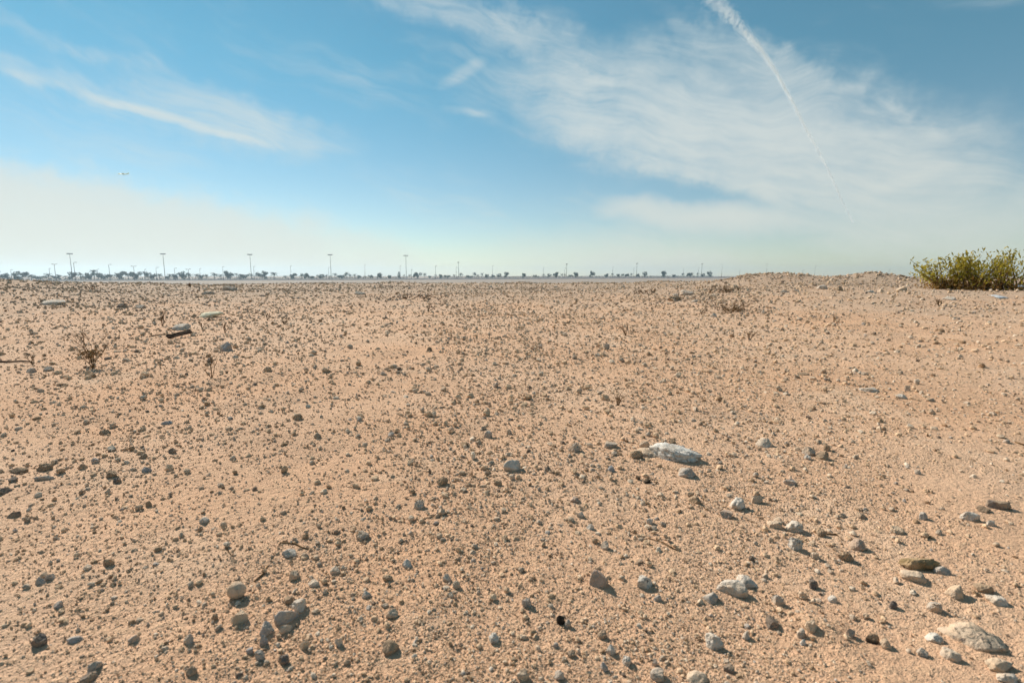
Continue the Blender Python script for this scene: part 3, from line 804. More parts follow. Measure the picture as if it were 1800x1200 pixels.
# --- left foreground
stone(417, 1052, 32, 28, 'pale', 'egg-shaped pale stone at lower left', cuts=-2, rough=0.06, sink=0.1, cutdepth=0.9)
stone(527, 1073, 26, 20, 'white', 'white knob at the upper end of the bone-like row', yaw=20)
stone(502, 1093, 46, 21, 'bluegrey', 'long grey stone in the middle of the bone-like row', yaw=34, deep=0.42, cuts=9)
stone(469, 1113, 27, 18, 'bluegrey', 'blunt grey stone in the lower part of the bone-like row', yaw=20)
stone(464, 1133, 16, 17, 'bluegrey', 'small grey stone ending the bone-like row')
stone(503, 1111, 26, 12, 'white', 'thin pale slab beside the bone-like row', yaw=30, deep=0.4)
stone(508, 1060, 18, 12, 'brown', 'brown stone above the bone-like row')
stone(422, 1094, 28, 18, 'pale', 'rough tan stone left of the bone-like row', yaw=25)
stone(516, 1018, 22, 14, 'pale', 'tan block above the bone-like row', cuts=9)
stone(552, 1030, 22, 10, 'white', 'pale flat stone right above the bone-like row')
stone(590, 1008, 20, 12, 'white', 'white-edged stone right of the tan block')
stone(508, 977, 32, 11, 'white', 'white crumbly stones row below the forked twig', rough=0.28)
stone(640, 948, 26, 15, 'grey', 'oblong grey stone tilted up to the right', yaw=15)
stone(688, 1148, 30, 20, 'brown', 'brown wedge-shaped stone at the bottom left of centre', yaw=10)
stone(690, 1085, 24, 13, 'pale', 'tan stone with a dark underside left of centre', yaw=15)
stone(645, 1050, 17, 12, 'white', 'white stone with a dark hollow')
stone(867, 1130, 22, 15, 'white', 'white round stone at the bottom centre left', mat=M_PITTED)
stone(802, 1033, 16, 12, 'pale', 'cream round stone left of centre foreground')
stone(786, 1022, 16, 13, 'white', 'white lump beside the cream round stone', rough=0.25)
stone(681, 1020, 20, 10, 'brown', 'brown stone in the middle left foreground')
stone(716, 997, 18, 12, 'white', 'white stone above the brown one in the left foreground')
stone(456, 1160, 20, 18, 'grey', 'grey round stone at the bottom left of the bone-like row')
stone(500, 1168, 26, 17, 'dark', 'dark stone with shadow below the bone-like row')
stone(535, 1140, 18, 14, 'pale', 'tan stone right below the bone-like row')
stone(440, 1148, 14, 9, 'bluegrey', 'small blue grey stone beside the grey round one')
stone(596, 1135, 14, 16, 'white', 'white and brown stone below the tan underside stone')
stone(332, 1130, 17, 14, 'grey', 'grey stone left of the bone-like row')
stone(69, 1136, 26, 18, 'dark', 'dark stone near the lower left corner', yaw=25)
stone(132, 1128, 29, 9, 'bluegrey', 'flat blue grey slab near the lower left corner', yaw=5, deep=0.5)
stone(165, 1178, 26, 15, 'grey', 'grey stone with a dark side near the lower left corner')
stone(157, 1197, 28, 12, 'dark', 'dark long stone on the bottom edge at left', yaw=20)
stone(237, 1128, 20, 12, 'grey', 'grey stone with a brown underside at lower left')
stone(337, 1186, 20, 15, 'dark', 'dark stone on the bottom edge at lower left')
stone(192, 994, 22, 13, 'brown', 'brown stone with a tail of sand at left')
stone(72, 1025, 18, 11, 'bluegrey', 'blue grey stone with a pale front at left')
stone(88, 1018, 16, 10, 'bluegrey', 'blue grey stone touching the pale-fronted one')
stone(104, 1067, 16, 10, 'bluegrey', 'blue grey stone below the pale-fronted one')
stone(262, 890, 13, 11, 'brown', 'brown stone in the left middle ground')
stone(25, 909, 22, 10, 'dark', 'dark flat stone at the left edge, larger of two')
stone(49, 917, 14, 9, 'dark', 'dark stone right of the flat one at the left edge')
stone(360, 918, 18, 9, 'white', 'white top stone in the left middle ground')
stone(378, 1090, 12, 12, 'brown', 'brown stone near the rough tan one')
# --- left middle ground
stone(80, 827, 26, 13, 'brown', 'dark brown stone lying across the left slope')
stone(33, 831, 32, 8, 'brown', 'long brown stone at the left edge', yaw=5, deep=0.4)
stone(80, 843, 34, 8, 'bluegrey', 'long grey sliver below the dark brown stone', yaw=8, deep=0.35)
stone(24, 847, 18, 8, 'dark', 'dark flat stone below the long brown one')
stone(6, 867, 24, 9, 'dark', 'dark stone cut by the left edge')
stone(145, 824, 17, 11, 'brown', 'brown stone right of the dark brown one')
stone(169, 813, 13, 9, 'bluegrey', 'blue grey stone on the left slope')
stone(196, 838, 20, 11, 'brown', 'brown stone, upper of two on the left slope')
stone(207, 849, 16, 11, 'dark', 'dark angular stone, lower of two on the left slope')
stone(258, 829, 17, 9, 'bluegrey', 'blue grey stone at mid left', yaw=5)
stone(184, 763, 18, 8, 'brown', 'brown stone above the left slope pair')
stone(303, 796, 13, 9, 'dark', 'dark stone at mid left beyond the slope')
stone(523, 738, 18, 10, 'brown', 'brown lump left of centre in the middle distance')
stone(294, 746, 19, 6, 'bluegrey', 'flat blue grey stone in the left middle distance')
# --- far left
stone(372, 558, 42, 9, 'cream', 'cream yellow flat slab on the left', yaw=3, deep=0.7, cuts=7, rough=0.16, sink=0.12, tilt=(8, -5), mat=M_FOAM)
stone(318, 580, 27, 8, 'white', 'white rounded rock near the dark plank', deep=1.0, sink=0.2, tilt=(14, 0))
stone(399, 617, 24, 16, 'bluegrey', 'blue grey block right of the dark plank', cuts=9)
stone(90, 536, 40, 8, 'white', 'white flat rock on the left rise', deep=1.0, tilt=(12, 0))
stone(214, 541, 22, 8, 'dark', 'dark rock right of the white flat one on the rise', rough=0.25)
stone(247, 542, 22, 6, 'grey', 'grey rock right of the dark one on the rise')
stone(404, 510, 26, 8, 'grey', 'grey boulder on the left skyline heap', rough=0.22, name='boulder', cat='boulder')
stone(462, 521, 12, 3, 'dark', 'thin dark stone below the skyline at left')
stone(368, 517, 26, 5, 'grey', 'low grey rock below the left skyline boulder')
stone(632, 518, 20, 6, 'white', 'pale rock on the skyline left of the central heap')
stone(55, 655, 16, 8, 'grey', 'grey stone under the lying stick')
stone(85, 652, 17, 8, 'grey', 'grey stone right of the lying stick end')
stone(190, 632, 14, 6, 'dark', 'dark stone beside the tall dry weed')
# --- far right
stone(1208, 519, 30, 10, 'grey', 'big grey rock on the far right of centre', rough=0.2, name='boulder', cat='boulder')
stone(1184, 529, 26, 9, 'brown', 'brown crumbly rock in front of the big grey one', rough=0.3)
stone(1187, 521, 10, 5, 'white', 'small pale rock left of the big grey one')
stone(1222, 531, 16, 4, 'white', 'white flat chip below the big grey rock', deep=0.5)
stone(1253, 523, 16, 6, 'pale', 'pale rock right of the big grey one')
stone(1254, 506, 10, 5, 'brown', 'brown rock on the crest left of the rubble heaps')
stone(1255, 557, 13, 7, 'white', 'white rock below the scrub patch')
stone(1290, 508, 16, 8, 'pale', 'tan rock at the left foot of the rubble heaps')
stone(1066, 614, 12, 11, 'grey', 'upright grey stone in the centre distance')
stone(862, 505, 7, 3, 'white', 'small white rock on the crest, left of three')
stone(976, 505, 7, 3, 'white', 'small white rock on the crest, middle of three')
stone(1096, 505, 7, 3, 'white', 'small white rock on the crest, right of three')
stone(1380, 514, 18, 4, 'white', 'white slab under the left rubble heap', deep=0.5)
stone(1400, 513, 13, 5, 'white', 'white rock beside the white slab under the left heap')
stone(1530, 514, 18, 4, 'white', 'white slab under the right rubble heap', deep=0.5)
stone(1548, 513, 11, 5, 'pale', 'pale rock beside the white slab under the right heap')
stone(1475, 511, 13, 9, 'brown', 'tan rock between the two rubble heaps')
stone(1445, 508, 18, 7, 'white', 'whitish rock in the saddle between the rubble heaps')
stone(1585, 511, 18, 7, 'pale', 'pale rock left of the green bush')
stone(1670, 527, 22, 6, 'white', 'white rock in front of the green bush')
stone(1528, 688, 30, 8, 'white', 'white crumbly rock at mid right', rough=0.3)
stone(1582, 700, 22, 8, 'white', 'whitish rock at mid right, lower of two')
stone(1594, 687, 12, 10, 'grey', 'grey peaked stone at mid right')
stone(1638, 728, 12, 10, 'pale', 'pale stone with dark shadow at mid right')
stone(1412, 659, 20, 4, 'brown', 'flat brown stone at right in the distance')
stone(1612, 833, 12, 8, 'white', 'white stone below the mid right pebbles')

# --- pebbles: power-law sizes, the larger ones single things, the rest one mass
def sample_pebbles(n):
    rg = np.random.default_rng(99)
    k = 0.66; r0, r1 = 0.55, 62.0
    u = rg.uniform(0, 1, n)
    r = (r0 ** -k + u * (r1 ** -k - r0 ** -k)) ** (-1 / k)
    th = rg.uniform(-R(58), R(58), n)
    x = r * np.sin(th); y = r * np.cos(th)
    s_min = 2.8 * y / FPX
    s = s_min * rg.uniform(0.0005, 1, n) ** (-1 / 3.1)          # width
    cap = np.minimum(0.06 + 0.004 * r, 15 * y / FPX)
    s = np.where(s > cap, cap * rg.uniform(0.4, 1.0, n), s)
    dens = 0.86 + 0.75 * gn(x / 0.8 + 4, y / 0.9) + 1.0 * gn(x / (0.22 * r + .2) + 8, y / (0.35 * r + .2)) + 0.35 * gn(x / 0.2, y / 0.2) + 0.3 * sst(0.0, 0.5, x / r) * sst(2.5, 6, r)
    keep = rg.uniform(0, 1, n) < np.clip(dens, 0.10, 1)
    return x[keep], y[keep], s[keep], rg
PX, PY, PS, prg = sample_pebbles(232000)
# keep clear of the placed stones
SA = np.array([(a[0], a[1], a[2]) for a in STONES])
ok = np.ones(len(PX), bool)
for (sx, sy, sr) in SA:
    ok &= ((PX - sx) ** 2 + (PY - sy) ** 2) > (sr * 0.9 + PS * 0.4) ** 2
PX, PY, PS = PX[ok], PY[ok], PS[ok]
PZ = height(PX, PY)
npb = len(PX)
kind = prg.choice(6, npb, p=[0.22, 0.17, 0.42, 0.11, 0.04, 0.04])
ptone = np.array([TONE[k] for k in ('grey', 'white', 'pale', 'brown', 'bluegrey', 'dark')])[kind] * prg.uniform(0.8, 1.2, (npb, 1)) * np.array([1.10, 1.0, 0.89])
KN = ['grey', 'whitish', 'tan', 'brown', 'bluish grey', 'dark']
asp = np.stack([np.ones(npb), prg.uniform(0.6, 1.0, npb), prg.uniform(0.55, 1.0, npb)], 1)
yaw = prg.uniform(0, 2 * math.pi, npb); tx = prg.normal(0, 0.3, npb); ty = prg.normal(0, 0.3, npb)
sinkp = prg.uniform(0.15, 0.56, npb)
u_, v_, dep_ = project(PX, PY, PZ)
ppx = PS * FPX / dep_
inview = (u_ > 8) & (u_ < 1792) & (v_ < 1192) & (v_ > 490)
order = np.argsort(-np.where(inview, ppx, 0))
n_single = max(0, 300 - len(STONES))
single = order[:n_single]; rest = np.setdiff1d(np.arange(npb), single)

def rotm(a, b, c):
    ca, sa = np.cos(a), np.sin(a); cb, sb = np.cos(b), np.sin(b); cc, sc = np.cos(c), np.sin(c)
    Z = np.zeros_like(a); O = np.ones_like(a)
    Rz = np.stack([np.stack([ca, -sa, Z], -1), np.stack([sa, ca, Z], -1), np.stack([Z, Z, O], -1)], -2)
    Rx = np.stack([np.stack([O, Z, Z], -1), np.stack([Z, cb, -sb], -1), np.stack([Z, sb, cb], -1)], -2)
    Ry = np.stack([np.stack([cc, Z, sc], -1), np.stack([Z, O, Z], -1), np.stack([-sc, Z, cc], -1)], -2)
    return Rz @ Rx @ Ry

def pebble_mass(idx, sub, name, label, smooth):
    Vs, Fs, Cs = [], [], []; base = 0; K = 12
    var = np.arange(len(idx)) % K
    for k in range(K):
        q = idx[var == k]
        if not len(q): continue
        V, F = rock_shape(sub, 500 + k + 50 * sub, 6, 0.16)
        S = asp[q] * (PS[q] * 0.5)[:, None]
        W = (V[None] * S[:, None, :]) @ np.transpose(rotm(yaw[q], tx[q], ty[q]), (0, 2, 1))
        hz = S[:, 2]
        W = W + np.stack([PX[q], PY[q], PZ[q] + hz * (1 - 2 * sinkp[q])], 1)[:, None, :]
        nv = len(V)
        Vs.append(W.reshape(-1, 3)); Fs.append((F[None] + (np.arange(len(q)) * nv)[:, None, None] + base).reshape(-1, 3)); base += nv * len(q)
        c = np.ones((len(q), nv, 4)); c[:, :, :3] = ptone[q][:, None, :]; Cs.append(c.reshape(-1, 4))
    me = mesh_np(name, np.vstack(Vs), np.vstack(Fs), M_PEBBLE, smooth, np.vstack(Cs))
    o = obj(name, me); tag(o, label, kind='stuff'); return o
near = rest[ppx[rest] > 10.0]; midp = rest[(ppx[rest] <= 10.0) & (ppx[rest] > 4.5)]; farp = rest[ppx[rest] <= 4.5]
pebble_mass(near, 2, 'pebbles', 'loose small stones scattered over the sand', False)
pebble_mass(midp, 1, 'gravel', 'coarse gravel lying on the sand between the stones', False)
pebble_mass(farp, 0, 'grit', 'fine grit covering the sandy ground', False)
print('PEBBLES', npb, 'near', len(near), 'mid', len(midp), 'far', len(farp), 'landmarks', len(STONES), 'single', len(single))

rock_meshes = []
for k in range(14):
    V, F = rock_shape(3, 900 + k, 7, 0.17)
    V = V / np.abs(V).max(0)
    rock_meshes.append(mesh_np('small_stone', V, F, M_STONE, False))
LMU = np.array([(a[4], a[5]) for a in STONES]); LMP = [a[3] for a in STONES]
short = []
for p in LMP:      # the landmark's own phrase, cut before its second relation
    w = p.split(); short.append(' '.join(w))
lab_count = {}
for i in single:
    du = LMU[:, 0] - u_[i]; dv = (LMU[:, 1] - v_[i]) * 1.6
    words = np.array([len(s.split()) for s in short])
    dist = np.hypot(du, dv) + np.where(words > 7, 1e5, 0)
    j = int(np.argmin(dist)); ddu, ddv = u_[i] - LMU[j, 0], v_[i] - LMU[j, 1]
    if abs(ddu) > abs(ddv) * 1.3: rel = 'right of the' if ddu > 0 else 'left of the'
    else: rel = 'below the' if ddv > 0 else 'above the'
    key = (KN[kind[i]], rel, j); lab_count.setdefault(key, []).append((dist[j], i))
ADJ = ['', 'second ', 'third ', 'fourth ', 'fifth ', 'sixth ', 'seventh ', 'eighth ']
for (kn, rel, j), lst in lab_count.items():
    for q, (_, i) in enumerate(sorted(lst)):
        o = obj('small_stone', rock_meshes[int(i) % 14], None, (float(PX[i]), float(PY[i]), float(PZ[i] + asp[i, 2] * PS[i] * 0.5 * (1 - 2 * sinkp[i] * 0.7))))
        o.scale = tuple(float(a) for a in asp[i] * PS[i] * 0.5); o.rotation_euler = (float(tx[i]), float(ty[i]), float(yaw[i]))
        o.color = (*[float(c) for c in ptone[i]], 1)
        near_w = 'nearest' if q == 0 else ORD[q] + ' nearest'
        tag(o, f'{near_w} small {kn} stone {rel} {short[j]}', 'stone', 'small stones on the sand')

# ------------------------------------------------------------------ clods on the rubble heaps
PATCHES = [(60, 508, 110, 6, 700, 0.85), (150, 530, 150, 3.5, 450, 0.85), (735, 520, 120, 4, 420, 0.8), (700, 504, 90, 3, 260, 0.9), (1220, 525, 90, 3, 380, 0.85), (1290, 545, 60, 2, 200, 0.85),
           (1400, 500, 150, 3, 500, 1.0), (1560, 500, 110, 2.5, 380, 1.0), (480, 510, 160, 4, 350, 0.85), (950, 508, 200, 4, 400, 0.85), (1700, 540, 120, 2, 220, 1.0)]
def clods():
    rg = np.random.default_rng(31); Vs, Fs, Cs = [], [], []; base = 0
    for (hx, hy, ax, ay, hh) in HEAPS[:12]:
        n = int(300 if hy < 30 else 150)
        x = hx + rg.normal(0, 0.85, n) * ax; y = hy + rg.normal(0, 0.8, n) * ay; s = rg.uniform(0.03, 0.085, n) * rg.uniform(0.6, 1.5, n) * (0.5 + hy / 60); z = height(x, y)
        for i in range(n):
            V, F = ROCKV[rg.integers(0, 8)]
            W = V * s[i] * np.array([1, 0.8, 0.75]) @ np.array(Matrix.Rotation(rg.uniform(0, 6.28), 3, 'Z')) + np.array([x[i], y[i], z[i] + s[i] * 0.25])
            Vs.append(W); Fs.append(F + base); base += len(V)
            c = np.ones((len(V), 4)); c[:, :3] = np.array(TONE[rg.choice(['sand', 'pale', 'brown', 'pale', 'pink'])]) * rg.uniform(0.7, 1.1); Cs.append(c)
    for (px, py, rxp, rym, n, dark) in PATCHES:
        cx, cy, cz, dp = hit(px, py); rx = rxp / FPX * dp
        x = cx + rg.normal(0, 0.55, n) * rx; y = cy + rg.normal(0, 0.55, n) * rym
        s = rg.uniform(0.02, 0.05, n) * rg.uniform(0.06, 1, n) ** -0.35 * (0.35 + dp / 55); z = height(x, y)
        for i in range(n):
            V, F = ROCKV[rg.integers(0, 8)]
            W = V * s[i] * np.array([1, 0.8, 0.8]) @ np.array(Matrix.Rotation(rg.uniform(0, 6.28), 3, 'Z')) + np.array([x[i], y[i], z[i] + s[i] * 0.3])
            Vs.append(W); Fs.append(F + base); base += len(V)
            c = np.ones((len(V), 4)); c[:, :3] = np.array(TONE[rg.choice(['brown', 'pale', 'brown', 'grey', 'pink'])]) * rg.uniform(0.7, 1.1) * dark; Cs.append(c)
    me = mesh_np('rubble', np.vstack(Vs), np.vstack(Fs), M_PEBBLE, False, np.vstack(Cs))
    tag(obj('rubble', me), 'crumbled tan clods heaped along the crest', kind='stuff')
ROCKV = [rock_shape(1, 700 + k, 6, 0.2) for k in range(8)]
clods()

# ------------------------------------------------------------------ sticks, plank, weeds
def twig_tree(m, p, d, L, r, depth, rg, spread=0.7, gravity=0.0, tips=None):
    n = 4; pts = [Vector(p)]; dd = Vector(d).normalized()
    for i in range(n):
        dd = (dd + Vector((rg.gauss(0, 0.16), rg.gauss(0, 0.16), rg.gauss(0, 0.12) - gravity))).normalized()
        pts.append(pts[-1] + dd * L / n)
    m.tube(pts, [r * (1 - 0.5 * i / n) for i in range(n + 1)], 5 if depth > 1 else 4)
    if tips is not None: tips.append((pts[-1], dd))
    if depth > 0:
        for k in range(rg.choice([2, 3, 3])):
            q = pts[rg.choice([2, 3, 4])]
            nd = (dd + Vector((rg.uniform(-1, 1), rg.uniform(-1, 1), rg.uniform(-0.4, 0.8))) * spread).normalized()
            twig_tree(m, q, nd, L * rg.uniform(0.45, 0.75), r * 0.6, depth - 1, rg, spread, gravity, tips)

def weed(px, py, hpx, wpx, label, seed, stems=4, depth=3, mat=None, clump=False, lean=0.0):
    x, y, z, dep = hit(px, py); rg = random.Random(seed)
    H = hpx / FPX * dep; Wd = wpx / FPX * dep
    root = tag(empty('dry_weed', (x, y, z)), label, 'weed', 'dry weeds on the sand')
    tips = []
    for k in range(stems):
        m = MB(); sx = (rg.uniform(-1, 1)) * Wd / max(H, 1e-3) * 0.55 + lean
        twig_tree(m, (0, 0, -0.01), (sx, rg.uniform(-0.4, 0.4), 1.0), H * 0.62, max(0.0016, 0.00085 * dep), depth, rg, 0.75, 0.0, tips)
        m.build('stem', mat or M_TWIG, root)
    if clump:
        rg2 = np.random.default_rng(seed); n = 260
        C = np.stack([rg2.normal(0, 0.30, n) * Wd, rg2.normal(0, 0.25, n) * Wd, H * (0.42 + rg2.normal(0, 0.055, n))], 1)
        V, F = leaf_quads(C, rg2.uniform(0.006, 0.013, n) * dep / 4, rg2)
        tag(obj('dead_leaves', mesh_np('dead_leaves', V, F, M_DEAD), root), kind='stuff')
M_DEAD = mat_leaf('dead_leaves', [(0.16, 0.09, 0.04), (0.24, 0.15, 0.07), (0.30, 0.20, 0.10)], 0.2)
weed(163, 648, 66, 30, 'tall brown dry weed with a leaf clump on the left', 1, 6, 3, clump=True)
weed(57, 640, 22, 12, 'short brown twig tuft at the end of the lying stick', 2, 3, 2)
weed(286, 573, 26, 18, 'small dry weed left of the white rounded rock', 3, 4, 2)
weed(356, 577, 14, 12, 'tiny dry weed below the cream yellow slab', 4, 3, 2)
weed(395, 585, 20, 10, 'thin dry weed right of the dark plank', 5, 3, 2)
weed(372, 664, 40, 22, 'dry weed below the blue grey block at left', 6, 4, 2, lean=-0.1)
weed(1087, 712, 30, 28, 'pale dry weed in the centre right middle distance', 7, 5, 2)
weed(1100, 590, 22, 24, 'dry weed near the upright grey stone in the centre', 8, 4, 2, lean=-0.3)
weed(1318, 598, 22, 20, 'leaning dry weed below the scrub patch on the right', 9, 4, 2, lean=-0.4)
weed(1466, 571, 18, 10, 'thin dry weed in the right middle distance', 10, 3, 2)
weed(752, 548, 18, 14, 'dry weed on the slope left of the central heap', 11, 4, 2, lean=0.3)
weed(470, 563, 14, 12, 'small dry weed left of centre in the distance', 12, 4, 2)
weed(500, 570, 10, 20, 'low spreading dry weed left of centre in the distance', 13, 5, 2)
weed(1650, 538, 14, 10, 'brown dry weed in front of the green bush', 14, 4, 2)
weed(408, 976, 26, 16, 'small orange brown twig sprout in the left foreground', 15, 3, 2)
weed(832, 838, 18, 20, 'thin dry sprig beside the rounded white stone', 16, 3, 2)
weed(270, 1055, 14, 18, 'bent brown sprig left of the egg-shaped stone', 17, 3, 1)
weed(335, 505, 10, 16, 'dry brown weed on the left skyline', 18, 4, 2)
weed(160, 512, 12, 30, 'low brown scrub on the left crest', 19, 5, 2)

def scrub(px, py, wpx, hpx, label, seed, n):
    x, y, z, dep = hit(px, py); rg = random.Random(seed); root = tag(empty('dry_scrub', (x, y, z)), label, 'scrub', 'flattened dry scrub')
    Wd = wpx / FPX * dep; H = hpx / FPX * dep
    for k in range(n):
        ox, oy = rg.gauss(0, 0.3) * Wd, rg.gauss(0, 0.25) * Wd
        m = MB(); zz = float(height(x + ox, y + oy)) - z
        for q in range(3):
            twig_tree(m, (ox, oy, zz), (rg.uniform(-1, 1), rg.uniform(-1, 1), rg.uniform(0.25, 0.8)), H * rg.uniform(0.5, 1.0), max(0.003, 0.0006 * dep), 2, rg, 0.9)
        m.build('stem', M_TWIG, root)
scrub(1288, 548, 60, 18, 'patch of flattened brown scrub left of the rubble heaps foot', 21, 12)
scrub(1134, 517, 34, 9, 'dark low scrub left of the big grey rock', 22, 8)
scrub(735, 525, 60, 8, 'low brown scrub at the foot of the central heap', 23, 8)
scrub(1275, 512, 40, 12, 'brown scrub on the bank left of the rubble heaps', 24, 8)

def lying_stick(pts, rpx, label, name='stick', mat=None, lift=0.6, forks=()):
    hs = [hit(a, b) for a, b in pts]; rad = [rpx / FPX * h[3] * 0.5 for h in hs]
    x0, y0, z0 = hs[0][:3]
    root = tag(empty(name, (x0, y0, z0)), label, 'stick', 'sticks lying on the sand')
    P = [Vector((h[0] - x0, h[1] - y0, h[2] - z0 + r * (lift + 0.5 * (i % 2)))) for i, (h, r) in enumerate(zip(hs, rad))]
    m = MB(); m.tube(P, [r * (1 - 0.35 * i / len(P)) for i, r in enumerate(rad)], 7); m.build('shaft', mat or M_TWIG, root, True)
    for f in forks:
        hf = [hit(a, b) for a, b in f]; m = MB()
        m.tube([Vector((h[0] - x0, h[1] - y0, h[2] - z0 + rad[0] * 0.8)) for h in hf], [rad[0] * 0.7, rad[0] * 0.5, rad[0] * 0.3][:len(f)], 6); m.build('fork', mat or M_TWIG, root, True)
lying_stick([(-8, 637), (20, 638), (40, 636), (56, 638)], 3.4, 'long dark stick lying at the left edge', mat=M_DARKWOOD, lift=1.0)
lying_stick([(492, 954), (518, 956), (530, 962), (544, 966)], 3.0, 'forked thin twig lying in the left foreground', forks=[[(505, 950), (492, 955), (487, 963)]])
lying_stick([(447, 1022), (462, 1010), (470, 995)], 3.2, 'short curved twig above the egg-shaped stone')
lying_stick([(262, 592), (280, 589), (300, 588)], 2.0, 'thin twig left of the dark plank')
lying_stick([(1438, 938), (1470, 940), (1482, 950)], 3.0, 'thin dark twig near the dark stone on the right')
lying_stick([(1785, 778), (1800, 783)], 3.0, 'dark stick cut by the right edge')
lying_stick([(1140, 946), (1165, 954), (1190, 968)], 2.6, 'broken brown twig right of centre foreground')

def plank():
    a = hit(296, 597); b = hit(336, 590); dep = a[3]
    root = tag(empty('plank', (a[0], a[1], a[2])), 'dark brown weathered plank lying on the left sand', 'plank')
    d = Vector((b[0] - a[0], b[1] - a[1], b[2] - a[2])); L = d.length; d.normalize()
    bm = bmesh.new(); bmesh.ops.create_cube(bm, size=1.0)
    bmesh.ops.subdivide_edges(bm, edges=bm.edges[:], cuts=3, use_grid_fill=True)
    rg = random.Random(3)
    for v in bm.verts:
        v.co.x *= L * 1.02; v.co.y *= 0.06; v.co.z *= 0.025
        v.co += Vector((rg.gauss(0, 0.006), rg.gauss(0, 0.003), rg.gauss(0, 0.0025)))
    me = bpy.data.meshes.new('board'); bm.to_mesh(me); bm.free(); me.materials.append(M_DARKWOOD)
    o = obj('board', me, root); o.location = d * L / 2 + Vector((0, 0, 0.06)); o.rotation_euler = (R(40), R(-5), math.atan2(d.y, d.x))
plank()

# ------------------------------------------------------------------ litter beside the bush: pipe and sheet
M_PIPE = mat_plain('blue_grey_plastic', (0.10, 0.13, 0.16), 0.3, 8, 0.5)
M_SHEET = mat_plain('white_plastic_sheet', (0.50, 0.50, 0.50), 0.15, 8, 0.5)
def pipe():
    a = hit(1770, 507); b = hit(1830, 507)
    root = tag(empty('pipe', a[:3]), 'blue grey pipe lying right of the green bush', 'pipe')
    m = MB(); r = 0.085; n = 14
    A = Vector((0, 0, r * 0.8)); B = Vector((b[0] - a[0], b[1] - a[1], b[2] - a[2] + r * 0.8))
    m.tube([A, A.lerp(B, 0.5), B], r, n); m.build('barrel', M_PIPE, root, True)
    d = (B - A).normalized(); c = MB(); c.tube([A - d * 0.02, A + d * 0.16], r * 1.18, n); c.build('collar', M_PIPE, root, True)
pipe()
def sheet(px, py, wpx, dm, label, seed):
    x, y, z, dep = hit(px, py); Wd = wpx / FPX * dep; nx, ny = 14, 8; V = []; F = []
    rg = np.random.default_rng(seed)
    for j in range(ny):
        for i in range(nx):
            a = (i / (nx - 1) - 0.5) * Wd * (1 - 0.3 * (j / ny)); b = (j / (ny - 1)) * dm
            V.append((a, b, float(height(x + a, y + b)) - z + 0.02 + 0.05 * abs(float(gn(np.array(i * 0.45 + seed), np.array(j * 0.6))))+ 0.05 * j / ny))
    for j in range(ny - 1):
        for i in range(nx - 1): F.append((j * nx + i, j * nx + i + 1, (j + 1) * nx + i + 1, (j + 1) * nx + i))
    me = mesh_np('plastic_sheet', V, F, M_SHEET, True); o = obj('plastic_sheet', me, None, (x, y, z)); sm = o.modifiers.new('thick', 'SOLIDIFY'); sm.thickness = 0.006
    tag(o, label, 'sheet')
sheet(1765, 525, 17, 0.35, 'crumpled white sheet in front of the green bush', 4)

